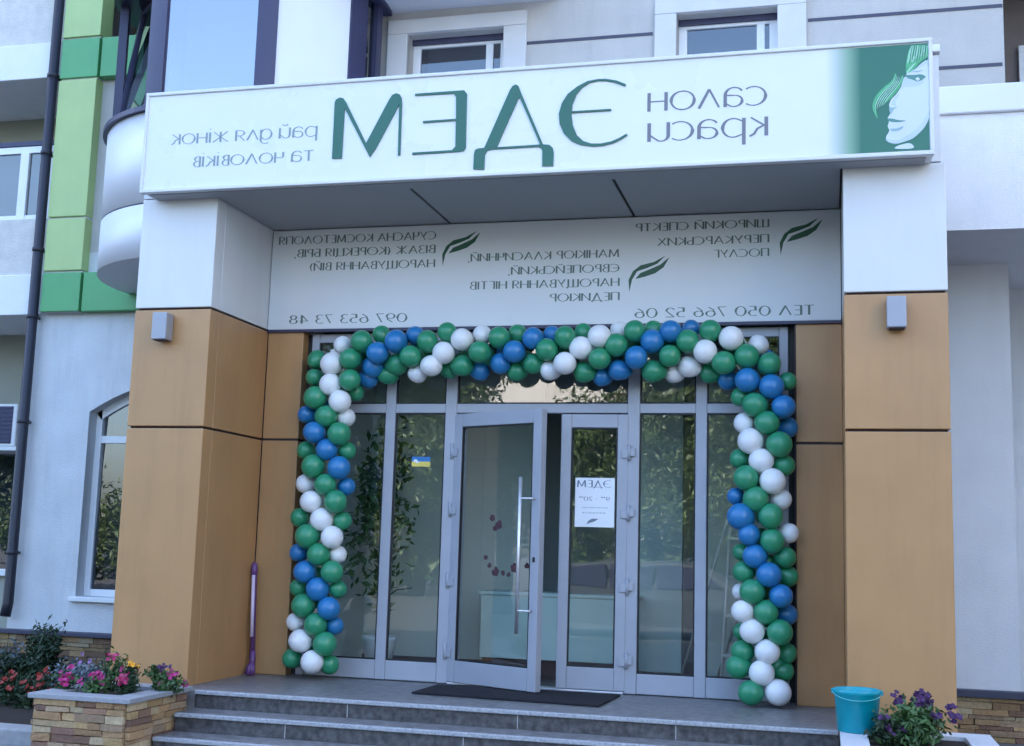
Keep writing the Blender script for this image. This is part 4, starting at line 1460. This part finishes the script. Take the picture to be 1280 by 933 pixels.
# ------------------------------------------------------------------ balloons
GZ_A = [  # x, y, r in a zoom (origin 340,380, scale 3.556), layer, colour
    ('W', 315, 185, 40, 1), ('G', 400, 168, 48, 0), ('G', 487, 138, 38, 2), ('B', 553, 168, 52, 0), ('B', 637, 143, 42, 1), ('G', 692, 168, 48, 0), ('G', 780, 127, 43, 0), ('W', 846, 160, 49, 0), ('W', 935, 140, 43, 1),
    ('G', 1010, 152, 49, 0), ('G', 1092, 135, 40, 2), ('B', 1162, 155, 49, 0), ('B', 1245, 140, 38, 2), ('W', 266, 268, 50, 0), ('G', 350, 245, 48, 0), ('B', 470, 220, 50, 0), ('B', 447, 280, 50, 1), ('B', 430, 330, 42, 2),
    ('G', 617, 235, 50, 0), ('G', 555, 270, 48, 1), ('G', 520, 315, 42, 2), ('W', 763, 219, 50, 0), ('W', 708, 275, 48, 0), ('W', 648, 312, 40, 1), ('G', 845, 275, 49, 1), ('G', 925, 215, 50, 0), ('G', 790, 290, 42, 2),
    ('B', 1078, 213, 49, 0), ('B', 1015, 265, 47, 1), ('B', 925, 300, 40, 2), ('G', 1222, 205, 50, 0), ('G', 1160, 265, 47, 1), ('G', 1088, 300, 42, 2), ('W', 1238, 297, 44, 1), ('G', 190, 327, 38, 1), ('W', 260, 360, 50, 0),
    ('G', 347, 340, 48, 0), ('G', 370, 395, 36, 2), ('G', 193, 418, 52, 0), ('W', 302, 435, 51, 0), ('B', 155, 493, 40, 1), ('G', 242, 500, 50, 0), ('W', 328, 505, 42, 1), ('B', 190, 573, 50, 0), ('G', 300, 577, 52, 0),
    ('G', 152, 653, 40, 1), ('B', 245, 648, 50, 0), ('G', 333, 655, 40, 1), ('G', 185, 722, 53, 0), ('B', 298, 730, 53, 0), ('W', 150, 800, 42, 1), ('G', 238, 803, 50, 0), ('B', 330, 812, 40, 1), ('W', 176, 878, 50, 0), ('G', 283, 880, 52, 0)]
GZ_B = [  # origin 340,620 scale 3.333
    ('G', 118, 90, 40, 1), ('W', 208, 100, 48, 0), ('G', 292, 105, 39, 1), ('G', 148, 168, 50, 0), ('W', 250, 172, 48, 0), ('B', 112, 237, 38, 1), ('G', 195, 245, 48, 0), ('W', 273, 245, 37, 1), ('B', 138, 318, 47, 0),
    ('G', 250, 318, 47, 0), ('G', 112, 382, 37, 1), ('B', 192, 388, 49, 0), ('G', 275, 388, 37, 1), ('G', 132, 457, 49, 0), ('B', 238, 470, 49, 0), ('W', 99, 525, 38, 1), ('G', 182, 537, 47, 0), ('B', 260, 540, 37, 1),
    ('W', 120, 605, 49, 0), ('G', 220, 617, 51, 0), ('G', 85, 678, 41, 1), ('W', 168, 692, 49, 0), ('G', 238, 702, 41, 1)]
GZ_C = [  # origin 660,380 scale 3.556
    ('G', 165, 150, 49, 0), ('G', 245, 125, 36, 2), ('W', 320, 147, 52, 0), ('W', 405, 120, 38, 2), ('G', 475, 123, 48, 0), ('W', 235, 197, 52, 0), ('W', 165, 265, 50, 0), ('G', 250, 305, 47, 1), ('G', 318, 245, 50, 0),
    ('G', 393, 185, 52, 0), ('B', 330, 325, 40, 2), ('B', 405, 295, 47, 1), ('B', 480, 240, 52, 0), ('B', 552, 168, 53, 0), ('G', 557, 118, 40, 2), ('B', 636, 125, 50, 0), ('G', 557, 300, 50, 1), ('G', 630, 232, 50, 0),
    ('G', 710, 168, 52, 0), ('B', 725, 112, 38, 2), ('G', 810, 122, 50, 0), ('W', 650, 310, 40, 2), ('W', 715, 280, 49, 1), ('W', 787, 213, 53, 0), ('W', 903, 155, 55, 0), ('W', 1022, 185, 46, 1), ('G', 808, 310, 42, 2),
    ('G', 870, 262, 53, 0), ('G', 972, 235, 55, 0), ('G', 1072, 268, 51, 0), ('B', 890, 340, 42, 2), ('B', 977, 340, 55, 0), ('B', 1083, 370, 56, 0), ('G', 1152, 345, 40, 1), ('G', 945, 415, 42, 1), ('G', 1010, 448, 56, 0),
    ('B', 1135, 458, 53, 0), ('W', 963, 530, 47, 1), ('G', 1063, 530, 55, 0), ('B', 1152, 550, 44, 2), ('W', 990, 610, 57, 0), ('G', 1115, 625, 58, 0), ('G', 942, 690, 43, 1), ('W', 1037, 698, 55, 0), ('G', 1135, 720, 49, 1),
    ('G', 970, 775, 57, 0), ('W', 1087, 790, 57, 0), ('B', 924, 855, 38, 1), ('G', 1013, 867, 57, 0), ('W', 1123, 870, 47, 1)]
GZ_D = [  # origin 660,620 scale 3.333
    ('B', 888, 88, 56, 0), ('G', 1010, 85, 53, 0), ('W', 1086, 155, 41, 1), ('B', 922, 162, 46, 0), ('G', 1017, 187, 52, 0), ('G', 890, 235, 34, 2), ('B', 947, 252, 51, 0), ('G', 1068, 255, 46, 1), ('G', 900, 317, 45, 1),
    ('B', 1003, 330, 53, 0), ('G', 1082, 335, 41, 2), ('W', 888, 400, 34, 2), ('G', 935, 398, 53, 0), ('B', 1053, 417, 49, 0), ('W', 895, 482, 47, 0), ('G', 993, 485, 51, 0), ('B', 1078, 495, 41, 2), ('G', 892, 565, 34, 2),
    ('W', 935, 562, 52, 0), ('G', 1048, 568, 53, 0), ('G', 895, 648, 46, 1), ('W', 997, 648, 52, 0), ('G', 1075, 655, 41, 2), ('G', 878, 712, 49, 1), ('W', 975, 738, 52, 0), ('G', 1063, 730, 41, 2), ('G', 930, 820, 53, 0), ('W', 1042, 818, 54, 0)]
arch = thing('balloon_arch', 'arch of green, blue and white balloons spiralling around the glass entrance', 'balloon arch', (1.9, .85, 0))
bal = []
for lst, ox, oy, s in ((GZ_A, 340, 380, 3.556), (GZ_B, 340, 620, 3.333), (GZ_C, 660, 380, 3.556), (GZ_D, 660, 620, 3.333)):
    for c, x, y, r, l in lst:
        bal.append((c, ox + x / s, oy + y / s, r / s, l))


def balloon_mesh(seed):
    """pear-ish latex balloon with a knot, rounded end along +Z"""
    bm = bmesh.new()
    prof = []
    for i in range(19):
        a = math.pi * i / 18
        z = math.cos(a)
        r = math.sin(a) * (1 + .10 * z)
        z = z * 1.03 if z > 0 else z * 1.22
        prof.append((max(r, .03), z))
    prof[-1] = (.05, -1.225)
    prof += [(.035, -1.25), (.08, -1.33), (.03, -1.34)]
    rings = lathe(bm, prof, (0, 0, 0), 28)
    bm.faces.new(rings[0])
    bm.faces.new(rings[-1][::-1])
    bmesh.ops.recalc_face_normals(bm, faces=bm.faces)
    me = bpy.data.meshes.new('balloon')
    bm.to_mesh(me)
    bm.free()
    me.polygons.foreach_set('use_smooth', [True] * len(me.polygons))
    return me


for k in ('balloon_green', 'balloon_blue', 'balloon_white'):
    p = M[k].node_tree.nodes['Principled BSDF']
    p.inputs['Subsurface Weight'].default_value = .3
    p.inputs['Subsurface Radius'].default_value = (.03, .03, .03)
    p.inputs['Coat Weight'].default_value = .25
    p.inputs['Coat Roughness'].default_value = .15
NAMES = {'G': ('balloon_green', 'green balloon'), 'B': ('balloon_blue', 'blue balloon'), 'W': ('balloon_white', 'white balloon')}
base_me = {}
for k in NAMES:
    me = balloon_mesh(1)
    me.materials.append(M[NAMES[k][0]])
    base_me[k] = me
LY = {0: .79, 1: .885, 2: .965}
rng = random.Random(4)
recs = []
for c, px, py, rp_, l in bal:
    y = LY[l] + rng.uniform(-.012, .012)
    p = at(px, py, Y=y)
    dist = (p - CAM).dot(FW)
    rad = rp_ * dist / FPX
    if l == 2:
        rad *= 1.06
    # outward from the garland's own axis
    if py > 455:
        axx, axy = ((405 - (py - 460) * .035) if px < 640 else (950 + (py - 460) * .018)), py
    else:
        axx, axy = px, 448 - (px - 400) * .01
    if px < 430 and py < 470:
        axx, axy = 432, 470
    if px > 935 and py < 470:
        axx, axy = 925, 478
    n = Vector(((px - axx), 0, -(py - axy))) * (.012)
    n = Vector((n.x, -(.8 - .45 * l), n.z)) + Vector((rng.uniform(-.2, .2), rng.uniform(-.1, .1), rng.uniform(-.2, .2)))
    n.normalize()
    recs.append((l, -rad, c, p, rad, n))
recs.sort(key=lambda t: (t[0], t[1]))
rest = []
for i, (l, _, c, p, rad, n) in enumerate(recs):
    q = n.to_track_quat('Z', 'Y')
    if i < 100:
        o = bpy.data.objects.new('balloon', base_me[c])
        col.objects.link(o)
        o.parent = arch
        o.location = p - arch.location
        o.rotation_mode = 'QUATERNION'
        o.rotation_quaternion = q
        o.scale = (rad * rng.uniform(.97, 1.02), rad * rng.uniform(.97, 1.02), rad * rng.uniform(.98, 1.06))
        o['label'] = NAMES[c][1]
    else:
        rest.append((c, p, rad, q))
# inner side of the garland: the balloons of each bunch that face the door
for i in range(46):
    if i < 13:
        px, py = 398 + rng.uniform(-8, 8), 450 + i * 30
    elif i < 26:
        px, py = 958 + rng.uniform(-10, 10), 450 + (i - 13) * 32
    else:
        px, py = 425 + (i - 26) * 26, 442 + rng.uniform(-12, 12)
    p = at(px, py, Y=.975)
    rest.append((rng.choice('GGBW') if i % 3 else 'G', p, .082, Vector((rng.uniform(-1, 1), .4, rng.uniform(-1, 1))).normalized().to_track_quat('Z', 'Y')))
bm = bmesh.new()
idx = {'G': 0, 'B': 1, 'W': 2}
for c, p, rad, q in rest:
    tmp = bmesh.new()
    tmp.from_mesh(base_me[c])
    bmesh.ops.transform(tmp, matrix=Matrix.LocRotScale(p, q, Vector((rad, rad, rad))), verts=tmp.verts)
    off = [bm.verts.new(v.co) for v in tmp.verts]
    for f in tmp.faces:
        nf = bm.faces.new([off[v.index] for v in f.verts])
        nf.material_index = idx[c]
        nf.smooth = True
    tmp.free()
o = obj('balloons_behind', bm, [M['balloon_green'], M['balloon_blue'], M['balloon_white']], arch)
o['kind'] = 'stuff'

# ------------------------------------------------------------------ small things
lampT = None
for px, lab in ((207, 'silver box wall lamp on the left tan pillar'), (1120, 'silver box wall lamp on the right tan pillar')):
    c = at(px, 410 if px < 640 else 393, Y=-.02)
    t = thing('wall_lamp', lab, 'wall lamp', (c.x, 0, c.z - .11), 'wall lamps on the portico pillars')
    if lampT is None:
        obj('lamp_body', B(-.065, .065, -.125, -.012, 0, .22, .008), M['lamp'], t, world=False)
        obj('lens', B(-.05, .05, -.115, -.03, -.006, .001), M['joint'], t, world=False)
        obj('back_plate', B(-.05, .05, -.0125, -.0005, .02, .2, .003), M['lamp'], t, world=False)
        lampT = t
    else:
        for ch in list(lampT.children):
            cc = ch.copy()
            col.objects.link(cc)
            cc.parent = t

# door mat
bm = bmesh.new()
q = [Vector((1.11, .34)), Vector((1.13, .95)), Vector((2.62, .96)), Vector((2.58, .22))]
vs = [bm.verts.new((v.x, v.y, .004)) for v in q]
vt = [bm.verts.new((v.x, v.y, .016)) for v in q]
bm.faces.new(vt)
for i in range(4):
    bm.faces.new((vs[i], vs[(i + 1) % 4], vt[(i + 1) % 4], vt[i]))
bmesh.ops.recalc_face_normals(bm, faces=bm.faces)
tag(obj('door_mat', bm, M['mat']), 'dark rubber mat lying in front of the doors', 'mat')

# purple mop standing in the pillar corner
mop = thing('mop', 'purple pole with a pale stripe standing in the corner of the left pillar', 'mop', (-.5, .97, 0))
tp, bt = at(318.5, 704, Y=.97), at(315.5, 826, Y=.95)
bm = bmesh.new()
tube(bm, [bt, bt.lerp(tp, .96), tp], [.022, .022, .018], 12)
obj('pole', bm, M['purple'], mop)
bm = bmesh.new()
tube(bm, [tp - Vector((0, 0, .11)), tp - Vector((0, 0, .06)), tp + Vector((0, 0, .004))], [.027, .030, .022], 12)
obj('grip', bm, M['purple'], mop)
s0, s1 = at(314.5, 796, Y=.925), at(317, 719, Y=.94)
bm = bmesh.new()
tube(bm, [s0, s1], .0145, 10)
obj('stripe', bm, M['pale_stripe'], mop)
bm = bmesh.new()
tube(bm, [(bt.x - .0, .95, .04), (bt.x, .95, .2)], [.027, .024], 12)
obj('socket', bm, M['purple'], mop)
bm = bmesh.new()
rg = random.Random(2)
for k in range(26):
    a = rg.uniform(0, 6.28)
    r = rg.uniform(.015, .045)
    tube(bm, [(bt.x, .95, .12), (bt.x + r * .7 * math.cos(a), .93 + r * .6 * math.sin(a), .07), (bt.x + r * math.cos(a), .92 + r * .8 * math.sin(a), .006)], [.008, .01, .009], 5)
obj('mop_head', bm, M['purple'], mop)

# turquoise bucket
bc = (4.375, -.40, .0305)
bk = thing('bucket', 'turquoise plastic bucket standing on the pale planter cap', 'bucket', bc)
bm = bmesh.new()
rings = lathe(bm, [(.001, .0), (.120, .0), (.125, .006), (.143, .232), (.150, .238), (.151, .262), (.146, .265), (.138, .258), (.116, .012), (.001, .012)], (0, 0, 0), 40)
obj('body', bm, M['bucket'], bk, world=False)
bm = bmesh.new()
pts = []
for k in range(17):
    a = math.pi * k / 16
    pts.append((-.154 * math.cos(a), -.156 * math.sin(a) - .002, .250 - .045 * math.sin(a)))
tube(bm, pts, .0026, 6)
obj('handle', bm, M['bucket_in'], bk, world=False)
bm = bmesh.new()
for sgn in (-1, 1):
    box(bm, sgn * .154 - .007, sgn * .154 + .007, -.016, .016, .232, .262, .003)
obj('handle_lug', bm, M['bucket'], bk, world=False)

# drainpipe
dp = thing('drainpipe', 'dark round drainpipe beside the green panels on the left', 'drainpipe', (-3.9, YF - .15, .1))
p0, p1 = at(10, 768, Y=YF - .12), at(77, -40, Y=YF - .12)
bm = bmesh.new()
xx = (p0.x + p1.x) / 2
pw = .055
tube(bm, [(xx, YF - .15, p0.z - .02), (xx, YF - .12, p0.z + .12), (xx, YF - .12, 7.6)], pw, 14)
obj('pipe', bm, M['pipe'], dp)
for z in (.9, 2.3, 3.45, 4.2, 5.3, 6.2):
    bm = bmesh.new()
    lathe(bm, [(pw + .001, 0), (pw + .01, .004), (pw + .01, .04), (pw + .001, .044)], (xx, YF - .12, z), 16)
    box(bm, xx - .012, xx + .012, YF - .06, YF + .03, z + .01, z + .034)
    obj('bracket', bm, M['pipe'], dp)

# air conditioner in the loggia
acp = at(10, 532, Y=YF + .6)
ac = thing('air_conditioner', 'white air conditioner unit high in the loggia at the left edge', 'air conditioner', (acp.x - .28, YF + .6, acp.z - .22))
xe = at(20, 532, Y=YF + .6).x
zt_, zb_ = at(10, 505, Y=YF + .6).z, at(10, 558, Y=YF + .6).z
obj('casing', B(xe - .8, xe, YF + .6, YF + .9, zb_, zt_, .012), M['ac'], ac)
bm = bmesh.new()
for k in range(9):
    z = zb_ + .05 + (zt_ - zb_ - .1) * k / 8
    box(bm, xe - .62, xe - .06, YF + .588, YF + .602, z - .006, z + .006)
obj('grille', bm, M['navy'], ac)
obj('grille_recess', B(xe - .64, xe - .05, YF + .596, YF + .603, zb_ + .03, zt_ - .03), M['navy'], ac)
obj('bracket', B(xe - .75, xe + .05, YF + .58, LG - .01, zb_ - .05, zb_ - .004, .004), M['ac'], ac)

# ------------------------------------------------------------------ across the street (seen in the glass)
opp = thing('apartment_block', 'sunlit beige apartment block across the street mirrored in the door glass', 'building', (0, -52, GZ))
obj('wall', B(-15.5, -3, -62, -52, GZ - .1, 18.5), M['flat_wall'], opp)
for iz in range(6):
    for ix in range(5):
        x, z = -14.6 + ix * 2.8, 1.2 + iz * 3.0
        f = obj('window', B(x - .7, x + .7, -52 + .002, -51.93, z, z + 1.5, .01), M['upvc'], opp)
        obj('pane', B(x - .62, x + .62, -51.94, -51.92, z + .08, z + 1.42), M['navy'], f)
bmT = bmesh.new()
tube(bmT, [(0, 0, 0), (.08, .05, 1.6), (-.05, .1, 3.2), (.1, 0, 6.2)], [.24, .19, .15, .05], 10)
rg = random.Random(8)
for k in range(9):
    a = k * 2.4
    z = 2.2 + k * .4
    r = 2.1 - k * .1
    tube(bmT, [(0, .05, z), (r * .5 * math.cos(a), r * .5 * math.sin(a), z + .8), (r * math.cos(a), r * math.sin(a), z + 1.6)], [.08, .05, .02], 6)
tr0 = thing('street_tree', 'leafy street tree mirrored in the left panes', 'tree', (-11.5, -26, GZ - .13), 'street trees across the road')
obj('trunk', bmT, M['bark'], tr0, world=False)
leaf_obj('crown', leaf_cloud(30000, (0, 0, 4.9), (3.1, 3.1, 3.6), .105, 5, .25, .3, 80), M['leaf_tree'], tr0)
hd = thing('hedge', 'uneven sunlit roadside hedge mirrored low in the glass', 'hedge', (0, -27, GZ - .13))
rg = random.Random(12)
leaf_obj('foliage', np.concatenate([leaf_cloud(1300, (-24 + 2.4 * k + rg.uniform(-.5, .5), rg.uniform(-.6, .6), .9), (1.5, 1.0, rg.uniform(.7, 1.7)), .16, 100 + k, .3, .2, 12) for k in range(20)]), M['leaf_tree'], hd)
bm = bmesh.new()
for k in range(20):
    tube(bm, [(-24 + 2.4 * k, 0, 0), (-24 + 2.4 * k, 0, .9)], [.05, .02], 6)
obj('stems', bm, M['bark'], hd, world=False)
for x, y, s, rz, lab in ((-8.6, -27, 1.1, 1.2, 'leafy street tree mirrored beside the open door'), (-1.3, -29, 1.0, 2.1, 'leafy street tree mirrored in the closed door'), (2.2, -26, .95, 3.3, 'leafy street tree mirrored in the right panes'), (5.0, -27, 1.2, 4.4, 'leafy street tree mirrored at the right balloons'), (-17.5, -7.5, 1.15, 5.4, 'leafy tree mirrored in the open door leaf'), (-22, -15, 1.3, .7, 'leafy tree mirrored in the arched window')):
    t = copy_tree(tr0)
    t.location = (x, y, GZ - .13)
    t.scale = (s, s, s)
    t.rotation_euler = (0, 0, rz)
    t['label'] = lab

rg = random.Random(31)
wd_ = []
for k in range(60):
    h = rg.uniform(1.5, 3.4)
    wd_.append(leaf_cloud(1300, (-75 + 1.9 * k + rg.uniform(-.8, .8), -38 + rg.uniform(-2, 2), h * .8), (2.4, 1.6, h * .85), .15, 300 + k, .3, .2, 14))
o = leaf_obj('distant_trees', np.concatenate(wd_), M['leaf_tree'], None)
o['kind'] = 'stuff'

# parked car mirrored in the closed door
M['car'] = mat('silver_car_paint', (.10, .11, .125), .25, .02, 3, metal=.3)
M['tyre'] = mat('tyre_rubber', (.015, .015, .016), .85)
car = thing('parked_car', 'dark grey hatchback parked by the pavement and mirrored in the closed door', 'car', (.8, -13.2, GZ - .13))
prof = [(-2.05, .35), (-2.08, .62), (-1.95, .86), (-1.2, .97), (-.55, 1.38), (.2, 1.48), (1.0, 1.45), (1.75, 1.05), (2.0, .95), (2.06, .6), (2.0, .33), (1.72, .3), (1.62, .52), (1.35, .62), (1.08, .52), (.98, .26), (-.98, .26), (-1.08, .52), (-1.35, .62), (-1.62, .52), (-1.72, .3)]
bm = bmesh.new()
cols_ = []
for y in (-.85, -.8, -.4, 0, .4, .8, .85):
    kz = 1 - .03 * (abs(y) > .75)
    cols_.append([bm.verts.new((x, y * (1 - .22 * max(0, (z - .9) / .6)), z * kz)) for x, z in prof])
for i in range(len(cols_) - 1):
    for j in range(len(prof)):
        k = (j + 1) % len(prof)
        bm.faces.new((cols_[i][j], cols_[i + 1][j], cols_[i + 1][k], cols_[i][k])).smooth = True
bm.faces.new(cols_[0])
bm.faces.new(cols_[-1][::-1])
bmesh.ops.recalc_face_normals(bm, faces=bm.faces)
obj('body', bm, M['car'], car, world=False)
for sg in (-1, 1):
    for q in ([(-1.0, .98), (-.5, 1.31), (.18, 1.4), (.18, .96)], [(.26, .96), (.26, 1.4), (.95, 1.37), (1.5, 1.05)]):
        bm = bmesh.new()
        prism(bm, q, sg * .70, sg * .842)
        obj('window', bm, M['navy'], car, world=False)
for x in (-1.35, 1.35):
    for sg in (-1, 1):
        bm = bmesh.new()
        tube(bm, [(x, sg * .66, .31), (x, sg * .86, .31)], .31, 24)
        wh = obj('wheel', bm, M['tyre'], car, world=False)
        bm = bmesh.new()
        tube(bm, [(x, sg * .862, .31), (x, sg * .872, .31)], .2, 16)
        obj('rim', bm, M['pipe'], wh, world=False)
for sg in (-1, 1):
    bm = bmesh.new()
    box(bm, -2.1, -1.98, sg * .6 - .16, sg * .6 + .16, .64, .78, .02)
    obj('headlight', bm, M['lamp'], car, world=False)
